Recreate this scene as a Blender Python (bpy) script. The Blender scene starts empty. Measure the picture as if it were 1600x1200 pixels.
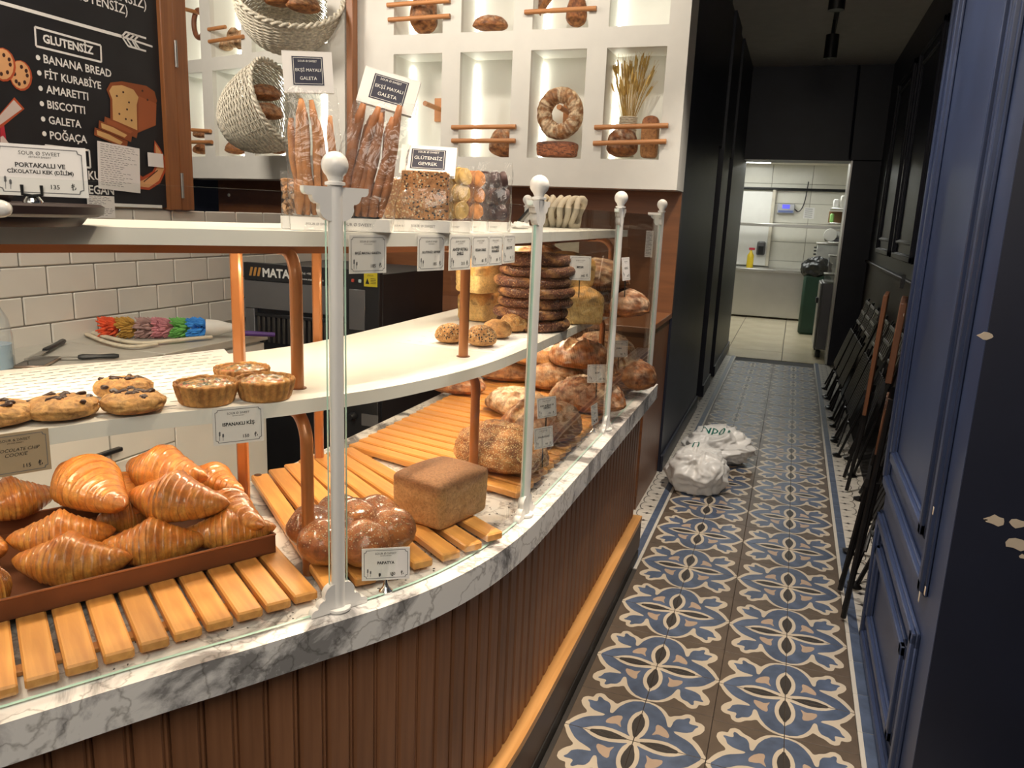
import bpy, bmesh, math, random
import numpy as np
from mathutils import Vector, Matrix, noise
rnd = random.Random(7)
scn = bpy.context.scene
COL = scn.collection
V = Vector
# ------------------------------------------------------------------ camera
HH, FPX = 1.43, 1216.6
yaw, pitch, roll = math.radians(19.258), math.radians(12.297), math.radians(-2.357)
_f = V((-math.sin(yaw) * math.cos(pitch), math.cos(yaw) * math.cos(pitch), -math.sin(pitch)))
_r = V((math.cos(yaw), math.sin(yaw), 0)); _d = _f.cross(_r)
_r2 = math.cos(roll) * _r + math.sin(roll) * _d
_d2 = -math.sin(roll) * _r + math.cos(roll) * _d
cam_data = bpy.data.cameras.new('camera'); cam = bpy.data.objects.new('camera', cam_data); COL.objects.link(cam)
mw = Matrix.Identity(4)
for i in range(3):
    mw[i][0], mw[i][1], mw[i][2] = _r2[i], -_d2[i], -_f[i]
mw[2][3] = HH
cam.matrix_world = mw
cam_data.sensor_width = 36; cam_data.lens = 36 * FPX / 1600; cam_data.clip_start = .02
cam_data.dof.use_dof = True; cam_data.dof.focus_distance = 1.7; cam_data.dof.aperture_fstop = 20.0
scn.camera = cam
# ------------------------------------------------------------------ world, lights, exposure
w = bpy.data.worlds.new('world'); scn.world = w; w.use_nodes = True
w.node_tree.nodes['Background'].inputs[0].default_value = (1, .88, .74, 1)
w.node_tree.nodes['Background'].inputs[1].default_value = .05
def area(name, loc, size, power, color, target=None, sy=None, spread=None):
    l = bpy.data.lights.new(name, 'AREA'); l.energy = power; l.color = color; l.size = size
    if sy: l.shape = 'RECTANGLE'; l.size_y = sy
    if spread: l.spread = math.radians(spread)
    o = bpy.data.objects.new(name, l); COL.objects.link(o); o.location = loc
    d = (V(target) - V(loc)) if target else V((0, 0, -1))
    o.rotation_euler = d.to_track_quat('-Z', 'Y').to_euler()
    return o
def spot(name, loc, target, power, color, angle=50, blend=.5, r=.04):
    l = bpy.data.lights.new(name, 'SPOT'); l.energy = power; l.color = color
    l.spot_size = math.radians(angle); l.spot_blend = blend; l.shadow_soft_size = r
    o = bpy.data.objects.new(name, l); COL.objects.link(o); o.location = loc
    o.rotation_euler = (V(target) - V(loc)).to_track_quat('-Z', 'Y').to_euler()
    return o
WARM = (1, .80, .58); NEUT = (1, .90, .78); COOL = (.98, 1, .95)
spot('ceiling_spot', (-.30, 1.45, 2.9), (-.95, .95, .8), 110, WARM, 62, .6, .04)
spot('ceiling_spot', (-.25, 2.25, 2.9), (-.75, 1.85, .8), 110, WARM, 62, .6, .04)
spot('ceiling_spot', (-.30, 3.1, 2.9), (-.70, 2.8, .9), 70, WARM, 58, .6, .04)
spot('ceiling_spot', (-.02, 1.95, 2.9), (-.20, 1.7, 0), 105, NEUT, 62, .8, .05)
spot('ceiling_spot', (-.02, 3.6, 2.9), (-.25, 4.1, 0), 150, NEUT, 72, .9, .05)
area('side_room_fill', (-3.3, 2.6, 2.9), .5, 40, NEUT, (-3.2, 4.2, 1.9))  # unseen fill added to brighten the angled display front
spot('ceiling_spot', (-1.3, .4, 2.9), (-1.3, 1.0, 1.0), 55, WARM, 70, .6, .05)
spot('wall_spot', (-1.9, 3.35, 2.93), (-1.9, 4.1, 1.9), 26, NEUT, 110, .8, .05)
spot('wall_spot', (-1.0, 3.35, 2.93), (-1.0, 4.1, 1.9), 26, NEUT, 110, .8, .05)
spot('wall_spot', (-1.35, 1.6, 2.9), (-2.45, 1.9, 1.9), 30, NEUT, 75, .8, .06)
spot('pier_spot', (-.5, 2.3, 2.9), (.37, 2.4, 1.5), 75, (.92, .94, 1), 50, .8, .08)
area('shop_front_fill', (.25, -.45, 2.6), 1.2, 27, (1, .90, .78), (-.7, 1.0, .7))  # frontal fill added to lift the posts and marble face, no fixture
area('shop_soft_fill', (-.6, -2.2, 2.4), 2.2, 12, (1, .92, .82), (-.2, 2, 1.0), 1.6)  # soft fill added behind the camera, standing for no real window
area('staff_side_fill', (-1.8, 1.0, 2.85), 1.2, 22, NEUT, (-1.8, 1.6, .9), 1.6)
area('kitchen_lamp_light', (-.25, 11.0, 2.72), 1.2, 210, COOL, (-.2, 11.0, 0), 2.0)
for k, (a_, off, zz, pw) in enumerate([(x, .22, 1.352, 1.6) for x in (.35, .85, 1.35, 1.85, 2.35, 2.85)] + [(x, .25, 1.068, 2.0) for x in (.35, .85, 1.35, 1.85, 2.35, 2.85)]):
    q = [(-1.40, .55), (-1.16, .98), (-.97, 1.42), (-.86, 1.90), (-.85, 2.40), (-.86, 2.85)][k % 6]
    area('shelf_led', (q[0], q[1], zz), .40, pw * (.45 if k in (6, 7) else 1), WARM, (q[0], q[1], 0), .02).rotation_euler = (0, 0, [1.05, 1.1, 1.25, 1.5, 1.57, 1.57][k % 6])
scn.view_settings.view_transform = 'Standard'; scn.view_settings.look = 'None'
scn.view_settings.gamma = 1; scn.view_settings.use_curve_mapping = False
scn.view_settings.exposure = 0.0
scn.cycles.transparent_max_bounces = 32
# ------------------------------------------------------------------ measuring helpers (image frame 1600 x 1200)
def ray(u, v): return _r2 * ((u - 800) / FPX) + _d2 * ((v - 600) / FPX) + _f
CAM0 = V((0, 0, HH))
def PZ(u, v, z): d = ray(u, v); return CAM0 + d * ((z - HH) / d.z)
def PX(u, v, x): d = ray(u, v); return CAM0 + d * (x / d.x)
def PY(u, v, y): d = ray(u, v); return CAM0 + d * (y / d.y)
def PL(u, v, p0, n):                                  # ray on a plane through p0 with normal n
    d = ray(u, v); n = V(n); return CAM0 + d * ((V(p0) - CAM0).dot(n) / d.dot(n))
def PRJ(p):
    q = V(p) - CAM0; z = q.dot(_f); return (800 + FPX * q.dot(_r2) / z, 600 + FPX * q.dot(_d2) / z)
# ------------------------------------------------------------------ mesh builder
class MB:
    def __init__(s): s.v = []; s.f = []; s.m = []; s.c = None
    def add(s, vs, fs, mi=0):
        o = len(s.v); s.v += [tuple(p) for p in vs]
        s.f += [tuple(i + o for i in f) for f in fs]; s.m += [mi] * len(fs); return s
    def box(s, c, size, rz=0, mi=0, bev=0, R=None):
        a, b, h = [x / 2 for x in size]
        M = R if R is not None else Matrix.Rotation(rz, 3, 'Z')
        c = V(c)
        sg = [(-1, -1, -1), (1, -1, -1), (1, 1, -1), (-1, 1, -1), (-1, -1, 1), (1, -1, 1), (1, 1, 1), (-1, 1, 1)]
        if not bev:
            vs = [M @ V((x * a, y * b, z * h)) + c for x, y, z in sg]
            return s.add(vs, [(0, 3, 2, 1), (4, 5, 6, 7), (0, 1, 5, 4), (1, 2, 6, 5), (2, 3, 7, 6), (3, 0, 4, 7)], mi)
        r = bev; vs = []; ix = {}
        for x, y, z in sg:
            for k, p in enumerate(((x * a, y * (b - r), z * (h - r)), (x * (a - r), y * b, z * (h - r)), (x * (a - r), y * (b - r), z * h))):
                ix[(x, y, z, k)] = len(vs); vs.append(M @ V(p) + c)
        fs = []
        for k in range(3):
            o1, o2 = [(1, 2), (2, 0), (0, 1)][k]
            for q in (-1, 1):
                loop = []
                for e, g in ((-1, -1), (1, -1), (1, 1), (-1, 1)):
                    t = [0, 0, 0]; t[k] = q; t[o1] = e; t[o2] = g; loop.append(ix[(*t, k)])
                fs.append(loop if q > 0 else loop[::-1])
        for k in range(3):                               # edges along axis k
            o1, o2 = [(1, 2), (2, 0), (0, 1)][k]
            for e in (-1, 1):
                for g in (-1, 1):
                    def I(q, kk):
                        t = [0, 0, 0]; t[k] = q; t[o1] = e; t[o2] = g; return ix[(*t, kk)]
                    l = [I(-1, o1), I(1, o1), I(1, o2), I(-1, o2)]
                    fs.append(l if e * g < 0 else l[::-1])
        for x, y, z in sg:
            l = [ix[(x, y, z, k)] for k in range(3)]
            fs.append(l if x * y * z > 0 else l[::-1])
        return s.add(vs, fs, mi)
    def tube(s, pts, r, n=8, mi=0, closed=False, cap=True, flat=None):
        pts = [V(p) for p in pts]; N = len(pts)
        rs = r if isinstance(r, (list, tuple)) else [r] * N
        vs = []; fs = []; up = None
        for i in range(N):
            a = pts[i - 1] if (i or closed) else pts[0]
            b = pts[(i + 1) % N] if (i < N - 1 or closed) else pts[-1]
            t = (b - a).normalized()
            if up is None:
                up = V((0, 0, 1)) if abs(t.z) < .9 else V((1, 0, 0))
            e1 = (up - t * up.dot(t)).normalized(); up = e1; e2 = t.cross(e1)
            fl = flat or 1
            for k in range(n):
                an = 2 * math.pi * k / n
                vs.append(pts[i] + (e1 * math.cos(an) * fl + e2 * math.sin(an)) * rs[i])
        M = N if closed else N - 1
        for i in range(M):
            j = (i + 1) % N
            for k in range(n):
                l = (k + 1) % n
                fs.append((i * n + k, i * n + l, j * n + l, j * n + k))
        if cap and not closed:
            fs.append(tuple(range(n - 1, -1, -1))); fs.append(tuple((N - 1) * n + k for k in range(n)))
        return s.add(vs, fs, mi)
    def lathe(s, prof, c=(0, 0, 0), n=24, mi=0, M=None, ripple=None):
        c = V(c); vs = []; fs = []
        for i, (r, z) in enumerate(prof):
            for k in range(n):
                an = 2 * math.pi * k / n
                rr = r * (1 + (ripple(i, k) if ripple else 0))
                p = V((rr * math.cos(an), rr * math.sin(an), z))
                vs.append((M @ p if M is not None else p) + c)
        for i in range(len(prof) - 1):
            for k in range(n):
                l = (k + 1) % n
                fs.append((i * n + k, i * n + l, (i + 1) * n + l, (i + 1) * n + k))
        if prof[0][0] > 1e-5: fs.append(tuple(range(n - 1, -1, -1)))
        if prof[-1][0] > 1e-5: fs.append(tuple((len(prof) - 1) * n + k for k in range(n)))
        return s.add(vs, fs, mi)
    def prism(s, poly, z0, z1, mi=0, M=None):
        n = len(poly)
        vs = [V((x, y, z0)) for x, y in poly] + [V((x, y, z1)) for x, y in poly]
        if M is not None: vs = [M @ p for p in vs]
        fs = [tuple(range(n - 1, -1, -1)), tuple(range(n, 2 * n))] + [(i, (i + 1) % n, n + (i + 1) % n, n + i) for i in range(n)]
        return s.add(vs, fs, mi)
    def flat(s, poly, z, mi=0, M=None):
        vs = [V((x, y, z)) for x, y in poly]
        if M is not None: vs = [M @ p for p in vs]
        return s.add(vs, [tuple(range(len(poly)))], mi)
    def ball(s, c, r, n=12, mi=0, sc=(1, 1, 1)):
        m = n // 2; prof = [(r * math.sin(math.pi * i / m), -r * math.cos(math.pi * i / m)) for i in range(m + 1)]
        prof[0] = (0, -r); prof[-1] = (0, r)
        return s.lathe(prof, c, n, mi, Matrix.Diagonal(sc))
    def mesh(s, name, mats, smooth=40, fix=True, cols=None):
        me = bpy.data.meshes.new(name); me.from_pydata(s.v, [], s.f)
        for m in (mats if isinstance(mats, (list, tuple)) else [mats]): me.materials.append(m)
        if any(s.m): me.polygons.foreach_set('material_index', s.m)
        if fix:
            b = bmesh.new(); b.from_mesh(me); bmesh.ops.recalc_face_normals(b, faces=b.faces); b.to_mesh(me); b.free()
        if smooth:
            me.polygons.foreach_set('use_smooth', [True] * len(me.polygons))
            if smooth < 180: me.set_sharp_from_angle(angle=math.radians(smooth))
        cols = cols if cols is not None else s.c
        if cols is not None:
            at = me.attributes.new('col', 'FLOAT_COLOR', 'POINT'); at.data.foreach_set('color', np.asarray(cols, dtype=np.float32).ravel())
        me.update(); return me
XF = {}
def thing(name, label, cat, loc=(0, 0, 0), rz=0, group=None):
    o = bpy.data.objects.new(name, None); COL.objects.link(o); o.empty_display_size = .05
    o.location = loc; o.rotation_euler = (0, 0, rz)
    o['label'] = label; o['category'] = cat
    if group: o['group'] = group
    XF[o.name] = Matrix.Translation(V(loc)) @ Matrix.Rotation(rz, 4, 'Z'); return o
def part(name, mb, mats, parent, world=True, smooth=40, label=None, fix=True, kind=None, cols=None):
    """a mesh under its thing; the builder's coordinates are world unless told otherwise"""
    me = mb.mesh(name, mats, smooth, fix, cols) if isinstance(mb, MB) else mb
    o = bpy.data.objects.new(name, me); COL.objects.link(o)
    M = XF[parent.name]; o.parent = parent; XF[o.name] = M
    if world and isinstance(mb, MB): me.transform(M.inverted())
    if label: o['label'] = label
    if kind: o['kind'] = kind
    return o
def solo(name, mb, mats, label, cat, loc=(0, 0, 0), rz=0, group=None, world=True, smooth=40, fix=True, cols=None):
    me = mb.mesh(name, mats, smooth, fix, cols) if isinstance(mb, MB) else mb
    o = bpy.data.objects.new(name, me); COL.objects.link(o); o.location = loc; o.rotation_euler = (0, 0, rz)
    M = Matrix.Translation(V(loc)) @ Matrix.Rotation(rz, 4, 'Z'); XF[o.name] = M
    if world: me.transform(M.inverted())
    if label: o['label'] = label
    if cat: o['category'] = cat
    if group: o['group'] = group
    return o
def struct(name, mb, mats, parent=None, smooth=0, fix=True):
    if parent: return part(name, mb, mats, parent, smooth=smooth, fix=fix)
    o = solo(name, mb, mats, None, None, smooth=smooth, fix=fix); o['kind'] = 'structure'; return o
def place(name, me, loc, rot=(0, 0, 0), parent=None, scale=(1, 1, 1)):
    """another object that shares a mesh; loc is world"""
    o = bpy.data.objects.new(name, me); COL.objects.link(o)
    T = Matrix.LocRotScale(V(loc), Matrix.Rotation(rot[2], 3, 'Z') @ Matrix.Rotation(rot[1], 3, 'Y') @ Matrix.Rotation(rot[0], 3, 'X'), V(scale))
    if parent:
        o.parent = parent; o.matrix_basis = XF[parent.name].inverted() @ T
    else: o.matrix_basis = T
    XF[o.name] = T; return o
def tag(o, label, cat, group=None):
    o['label'] = label; o['category'] = cat
    if group: o['group'] = group
    return o
def copy_tree(o, parent=None):
    c = o.copy(); COL.objects.link(c); c.parent = parent
    for ch in list(o.children): copy_tree(ch, c)
    return c
# ------------------------------------------------------------------ materials
def nt(name):
    m = bpy.data.materials.new(name); m.use_nodes = True; t = m.node_tree
    return m, t, t.nodes['Principled BSDF']
def lk(t, a, b): t.links.new(a, b)
def node(t, ty, **kw):
    n = t.nodes.new(ty)
    for k, v in kw.items():
        if k.startswith('i_'): n.inputs[int(k[2:]) if k[2:].isdigit() else k[2:].replace('_', ' ')].default_value = v
        else: setattr(n, k, v)
    return n
def ramp(t, stops, fac=None):
    n = t.nodes.new('ShaderNodeValToRGB'); e = n.color_ramp.elements
    while len(e) < len(stops): e.new(.5)
    for x, (p, c) in zip(e, stops): x.position = p; x.color = (*c, 1) if len(c) == 3 else c
    if fac is not None: lk(t, fac, n.inputs[0])
    return n
def coords(t, scale=(1, 1, 1), kind='Object', rot=(0, 0, 0)):
    c = t.nodes.new('ShaderNodeTexCoord'); m = t.nodes.new('ShaderNodeMapping')
    m.inputs['Scale'].default_value = scale; m.inputs['Rotation'].default_value = rot; lk(t, c.outputs[kind], m.inputs[0]); return m.outputs[0]
def bump(t, b, h, strength, dist=.002):
    n = node(t, 'ShaderNodeBump'); n.inputs['Strength'].default_value = strength; n.inputs['Distance'].default_value = dist
    lk(t, h, n.inputs['Height']); lk(t, n.outputs[0], b.inputs['Normal']); return n
def plain(name, c, rough=.5, metal=0, var=.12, sc=9, bmp=0, coat=0, spec=.5):
    m, t, b = nt(name)
    n = node(t, 'ShaderNodeTexNoise'); n.inputs['Scale'].default_value = sc; n.inputs['Detail'].default_value = 5
    lk(t, coords(t), n.inputs[0])
    lo = [x * (1 - var) for x in c]; hi = [min(1, x * (1 + var)) for x in c]
    r = ramp(t, [(.3, lo), (.7, hi)], n.outputs[0]); lk(t, r.outputs[0], b.inputs['Base Color'])
    b.inputs['Roughness'].default_value = rough; b.inputs['Metallic'].default_value = metal; b.inputs['Coat Weight'].default_value = coat
    b.inputs['Specular IOR Level'].default_value = spec
    if bmp: bump(t, b, n.outputs[0], bmp)
    return m
def wood(name, c1, c2, scale=(3, 40, 40), rough=.42, coat=.15, bmp=.15):
    m, t, b = nt(name); co = coords(t, scale)
    n = node(t, 'ShaderNodeTexNoise'); n.inputs['Scale'].default_value = 1; n.inputs['Detail'].default_value = 6; n.inputs['Distortion'].default_value = .6
    lk(t, co, n.inputs[0]); r = ramp(t, [(.3, c1), (.7, c2)], n.outputs[0])
    oi = node(t, 'ShaderNodeObjectInfo'); hs = node(t, 'ShaderNodeHueSaturation')
    mp = node(t, 'ShaderNodeMapRange'); mp.inputs[3].default_value = .86; mp.inputs[4].default_value = 1.12
    lk(t, oi.outputs['Random'], mp.inputs[0]); lk(t, mp.outputs[0], hs.inputs['Value']); lk(t, r.outputs[0], hs.inputs['Color'])
    lk(t, hs.outputs[0], b.inputs['Base Color'])
    b.inputs['Roughness'].default_value = rough; b.inputs['Coat Weight'].default_value = coat; b.inputs['Coat Roughness'].default_value = .3
    bump(t, b, n.outputs[0], bmp, .001); return m
def emit(name, c, s):
    m, t, b = nt(name); b.inputs['Base Color'].default_value = (*c, 1); b.inputs['Emission Color'].default_value = (*c, 1); b.inputs['Emission Strength'].default_value = s; return m
def glassy(name, tint=(.96, .99, .97), gloss=1.0, rough=.0, haze=0, bmp=0, bsc=30, ior=1.5):
    m, t, b = nt(name); t.nodes.remove(b); out = t.nodes['Material Output']
    tr = node(t, 'ShaderNodeBsdfTransparent'); tr.inputs[0].default_value = (*tint, 1)
    gl = node(t, 'ShaderNodeBsdfGlossy'); gl.inputs['Roughness'].default_value = rough
    fr = node(t, 'ShaderNodeFresnel'); fr.inputs[0].default_value = ior
    ge = node(t, 'ShaderNodeNewGeometry'); iv = node(t, 'ShaderNodeMath', operation='MULTIPLY_ADD'); iv.inputs[1].default_value = -1.7 * gloss; iv.inputs[2].default_value = 1.7 * gloss; lk(t, ge.outputs['Backfacing'], iv.inputs[0])
    mu = node(t, 'ShaderNodeMath', operation='MULTIPLY', use_clamp=True); lk(t, fr.outputs[0], mu.inputs[0]); lk(t, iv.outputs[0], mu.inputs[1])
    base = tr.outputs[0]
    if haze:
        df = node(t, 'ShaderNodeBsdfDiffuse'); df.inputs[0].default_value = (.9, .9, .88, 1)
        mh = node(t, 'ShaderNodeMixShader'); mh.inputs[0].default_value = haze; lk(t, tr.outputs[0], mh.inputs[1]); lk(t, df.outputs[0], mh.inputs[2]); base = mh.outputs[0]
    mx = node(t, 'ShaderNodeMixShader'); lk(t, mu.outputs[0], mx.inputs[0]); lk(t, base, mx.inputs[1]); lk(t, gl.outputs[0], mx.inputs[2])
    lk(t, mx.outputs[0], out.inputs[0])
    if bmp:
        n = node(t, 'ShaderNodeTexNoise'); n.inputs['Scale'].default_value = bsc; n.inputs['Detail'].default_value = 3; n.inputs['Distortion'].default_value = 1.5; lk(t, coords(t), n.inputs[0])
        bn = node(t, 'ShaderNodeBump'); bn.inputs['Strength'].default_value = bmp; bn.inputs['Distance'].default_value = .01
        lk(t, n.outputs[0], bn.inputs['Height']); lk(t, bn.outputs[0], gl.inputs['Normal']); lk(t, bn.outputs[0], fr.inputs['Normal'])
    return m
def marble(name):
    m, t, b = nt(name); co = coords(t, (1, 1, 1))
    n1 = node(t, 'ShaderNodeTexNoise'); n1.inputs['Scale'].default_value = 5.2; n1.inputs['Detail'].default_value = 8; n1.inputs['Roughness'].default_value = .62; n1.inputs['Distortion'].default_value = 1.3; lk(t, co, n1.inputs[0])
    r1 = ramp(t, [(.48, (.86, .85, .82)), (.54, (.60, .59, .58)), (.595, (.28, .275, .27))], n1.outputs[0])
    vo = node(t, 'ShaderNodeTexVoronoi', feature='DISTANCE_TO_EDGE'); vo.inputs['Scale'].default_value = 9
    nd = node(t, 'ShaderNodeTexNoise'); nd.inputs['Scale'].default_value = 9; nd.inputs['Detail'].default_value = 5; lk(t, co, nd.inputs[0])
    ad = node(t, 'ShaderNodeMixRGB', blend_type='ADD'); ad.inputs[0].default_value = .35; lk(t, co, ad.inputs[1]); lk(t, nd.outputs[1], ad.inputs[2]); lk(t, ad.outputs[0], vo.inputs[0])
    r2 = ramp(t, [(0, (.42, .41, .40)), (.02, (.7, .69, .68)), (.06, (1, 1, 1))], vo.outputs[0])
    mx = node(t, 'ShaderNodeMixRGB', blend_type='MULTIPLY'); mx.inputs[0].default_value = .75; lk(t, r1.outputs[0], mx.inputs[1]); lk(t, r2.outputs[0], mx.inputs[2])
    lk(t, mx.outputs[0], b.inputs['Base Color']); b.inputs['Roughness'].default_value = .16; b.inputs['Coat Weight'].default_value = .3
    return m
def bread_mat(name, seed_cols=None, vs=260, coat=0, rough=.62, fine=70, fbump=.6, gloss_rough=.25, dens=.33, lo=.45, hi=1.35):
    """vertex colour times fine noise; the colour's alpha tells where seeds stick"""
    m, t, b = nt(name); co = coords(t)
    a = node(t, 'ShaderNodeAttribute', attribute_name='col')
    n = node(t, 'ShaderNodeTexNoise'); n.inputs['Scale'].default_value = fine; n.inputs['Detail'].default_value = 8; n.inputs['Roughness'].default_value = .72; n.inputs['Distortion'].default_value = .4; lk(t, co, n.inputs[0])
    r = ramp(t, [(.34, (lo + .05, lo, lo - .05)), (.5, (.98, .97, .95)), (.64, (hi, hi - .03, hi - .09))], n.outputs[0])
    mx = node(t, 'ShaderNodeMixRGB', blend_type='MULTIPLY'); mx.inputs[0].default_value = 1; lk(t, a.outputs['Color'], mx.inputs[1]); lk(t, r.outputs[0], mx.inputs[2])
    col = mx.outputs[0]; h = n.outputs[0]
    if seed_cols:
        vo = node(t, 'ShaderNodeTexVoronoi'); vo.inputs['Scale'].default_value = vs; lk(t, co, vo.inputs[0])
        st = node(t, 'ShaderNodeMapRange'); st.inputs[1].default_value = dens + .08; st.inputs[2].default_value = dens - .06; lk(t, vo.outputs['Distance'], st.inputs[0])
        gt = node(t, 'ShaderNodeMath', operation='LESS_THAN'); lk(t, vo.outputs['Color'], gt.inputs[0]); lk(t, a.outputs['Alpha'], gt.inputs[1])
        mu = node(t, 'ShaderNodeMath', operation='MULTIPLY'); lk(t, st.outputs[0], mu.inputs[0]); lk(t, gt.outputs[0], mu.inputs[1])
        sp = node(t, 'ShaderNodeSeparateColor'); lk(t, vo.outputs['Color'], sp.inputs[0])
        rc = ramp(t, [(0, seed_cols[0]), (.55, seed_cols[0]), (.6, seed_cols[-1]), (1, seed_cols[-1])], sp.outputs[1])
        m2 = node(t, 'ShaderNodeMixRGB'); lk(t, mu.outputs[0], m2.inputs[0]); lk(t, col, m2.inputs[1]); lk(t, rc.outputs[0], m2.inputs[2]); col = m2.outputs[0]
        ma = node(t, 'ShaderNodeMath', operation='MULTIPLY_ADD'); ma.inputs[1].default_value = 1.2; lk(t, mu.outputs[0], ma.inputs[0]); lk(t, n.outputs[0], ma.inputs[2]); h = ma.outputs[0]
    lk(t, col, b.inputs['Base Color']); b.inputs['Roughness'].default_value = rough
    b.inputs['Coat Weight'].default_value = coat; b.inputs['Coat Roughness'].default_value = gloss_rough
    b.inputs['Subsurface Weight'].default_value = 0
    bump(t, b, h, fbump, .006); return m
MT = {}
MT['marble'] = marble('marble')
MT['slat'] = wood('slat_wood', (.56, .24, .055), (.78, .38, .10), (4, 55, 55))
MT['front_wood'] = wood('front_wood', (.20, .085, .037), (.31, .138, .062), (45, 45, 2.5), .5, .08)
MT['ledge_wood'] = wood('ledge_wood', (.60, .29, .085), (.76, .40, .14), (40, 3, 40), .4)
MT['plinth'] = plain('plinth_laminate', (.085, .05, .035), .45)
MT['toe'] = plain('toe_black', (.008, .008, .008), .55)
MT['white_lam'] = plain('white_laminate', (.84, .82, .76), .35, var=.03)
MT['copper'] = plain('copper_paint', (.41, .155, .048), .32, .25, .06, 4, 0, .3)
MT['rail_brown'] = plain('rail_paint', (.36, .12, .035), .45, .1, .08)
MT['post'] = plain('white_powder_coat', (.80, .79, .76), .35, var=.02, coat=.2)
MT['glass'] = glassy('pane_glass', (.975, .99, .98), .8)
MT['glass_edge'] = plain('glass_edge', (.42, .66, .58), .15, var=.1)
MT['card'] = plain('card_white', (.80, .78, .76), .55, var=.02)
MT['card_tan'] = plain('card_tan', (.44, .33, .21), .6, var=.03)
MT['ink'] = plain('ink_black', (.02, .02, .02), .6)
MT['ink_grey'] = plain('ink_grey', (.16, .16, .17), .6)
MT['chalk'] = plain('print_white', (.82, .81, .78), .6, var=.02)
MT['navyprint'] = plain('print_navy', (.018, .02, .045), .6)
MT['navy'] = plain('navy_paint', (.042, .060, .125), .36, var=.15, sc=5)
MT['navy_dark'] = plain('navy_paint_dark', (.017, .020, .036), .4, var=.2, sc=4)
MT['chip'] = plain('bare_plaster', (.62, .52, .40), .8)
MT['wall_white'] = plain('white_wall', (.70, .68, .62), .6, var=.03)
MT['niche'] = plain('niche_white', (.80, .80, .74), .55, var=.02)
MT['ceil'] = plain('ceiling_paint', (.75, .72, .67), .7, var=.04)
MT['metro'] = plain('metro_tile', (.74, .70, .64), .12, var=.02, coat=.4)
MT['grout'] = plain('grout', (.30, .27, .23), .9)
MT['board'] = plain('blackboard', (.011, .011, .014), .5, var=.2)
MT['frame_wood'] = wood('frame_wood', (.20, .072, .022), (.30, .115, .038), (40, 40, 3), .45)
MT['cab_wood'] = wood('cabinet_wood', (.145, .052, .018), (.205, .078, .027), (3, 30, 30), .42)
MT['dowel'] = wood('dowel_wood', (.42, .17, .055), (.56, .25, .09), (4, 40, 40), .5)
MT['wicker'] = plain('wicker', (.62, .57, .46), .65, var=.35, sc=60)
MT['steel'] = plain('brushed_steel', (.55, .54, .51), .3, .9, .05, 3)
MT['chrome'] = plain('chrome', (.8, .8, .8), .08, 1, .02)
MT['grey_metal'] = plain('grey_metal', (.17, .17, .18), .35, .6, .06)
MT['black_metal'] = plain('black_metal', (.012, .012, .012), .4, .3)
MT['black_plastic'] = plain('black_plastic', (.014, .014, .015), .35)
MT['white_plastic'] = plain('white_plastic', (.78, .77, .73), .3, var=.02)
MT['iron'] = plain('dark_iron', (.012, .011, .011), .42, .4, .3, 20)
MT['bag_white'] = plain('white_polythene', (.88, .87, .84), .3, var=.03, sc=12)
MT['film'] = glassy('clear_film', (.985, .985, .98), .75, .06, .03, .8, 22)
MT['paper'] = plain('baking_paper', (.84, .82, .79), .6, var=.02)
MT['tray'] = plain('tray_brown', (.19, .07, .03), .45, .2, .2)
MT['cream'] = plain('cream_cloth', (.68, .60, .46), .8, var=.15, sc=30)
MT['bread'] = bread_mat('bread_crust')
MT['bread_gloss'] = bread_mat('bread_glazed', coat=.75, rough=.4, fine=45, fbump=.35, gloss_rough=.18)
MT['croissant'] = bread_mat('croissant_crust', coat=.9, rough=.4, fine=75, fbump=.45, gloss_rough=.16, lo=.62, hi=1.25)
MT['bread_sesame'] = bread_mat('bread_sesame', [(.62, .45, .22), (.70, .54, .30)], 230, dens=.36)
MT['simit'] = bread_mat('ring_sesame', [(.36, .17, .075), (.56, .33, .16)], 210, dens=.44, coat=.25, fbump=1.0)
MT['bread_seeds'] = bread_mat('bread_mixed_seeds', [(.025, .02, .02), (.66, .52, .32)], 190, dens=.38)
MT['brioche'] = bread_mat('brioche_crust', [(.66, .46, .28), (.58, .36, .18)], 240, coat=.7, rough=.4, gloss_rough=.16, dens=.36, fbump=1.0, fine=60)
MT['bread_fine'] = bread_mat('bread_fine_crumb', fine=170, fbump=.45, lo=.62, hi=1.2)
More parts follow.
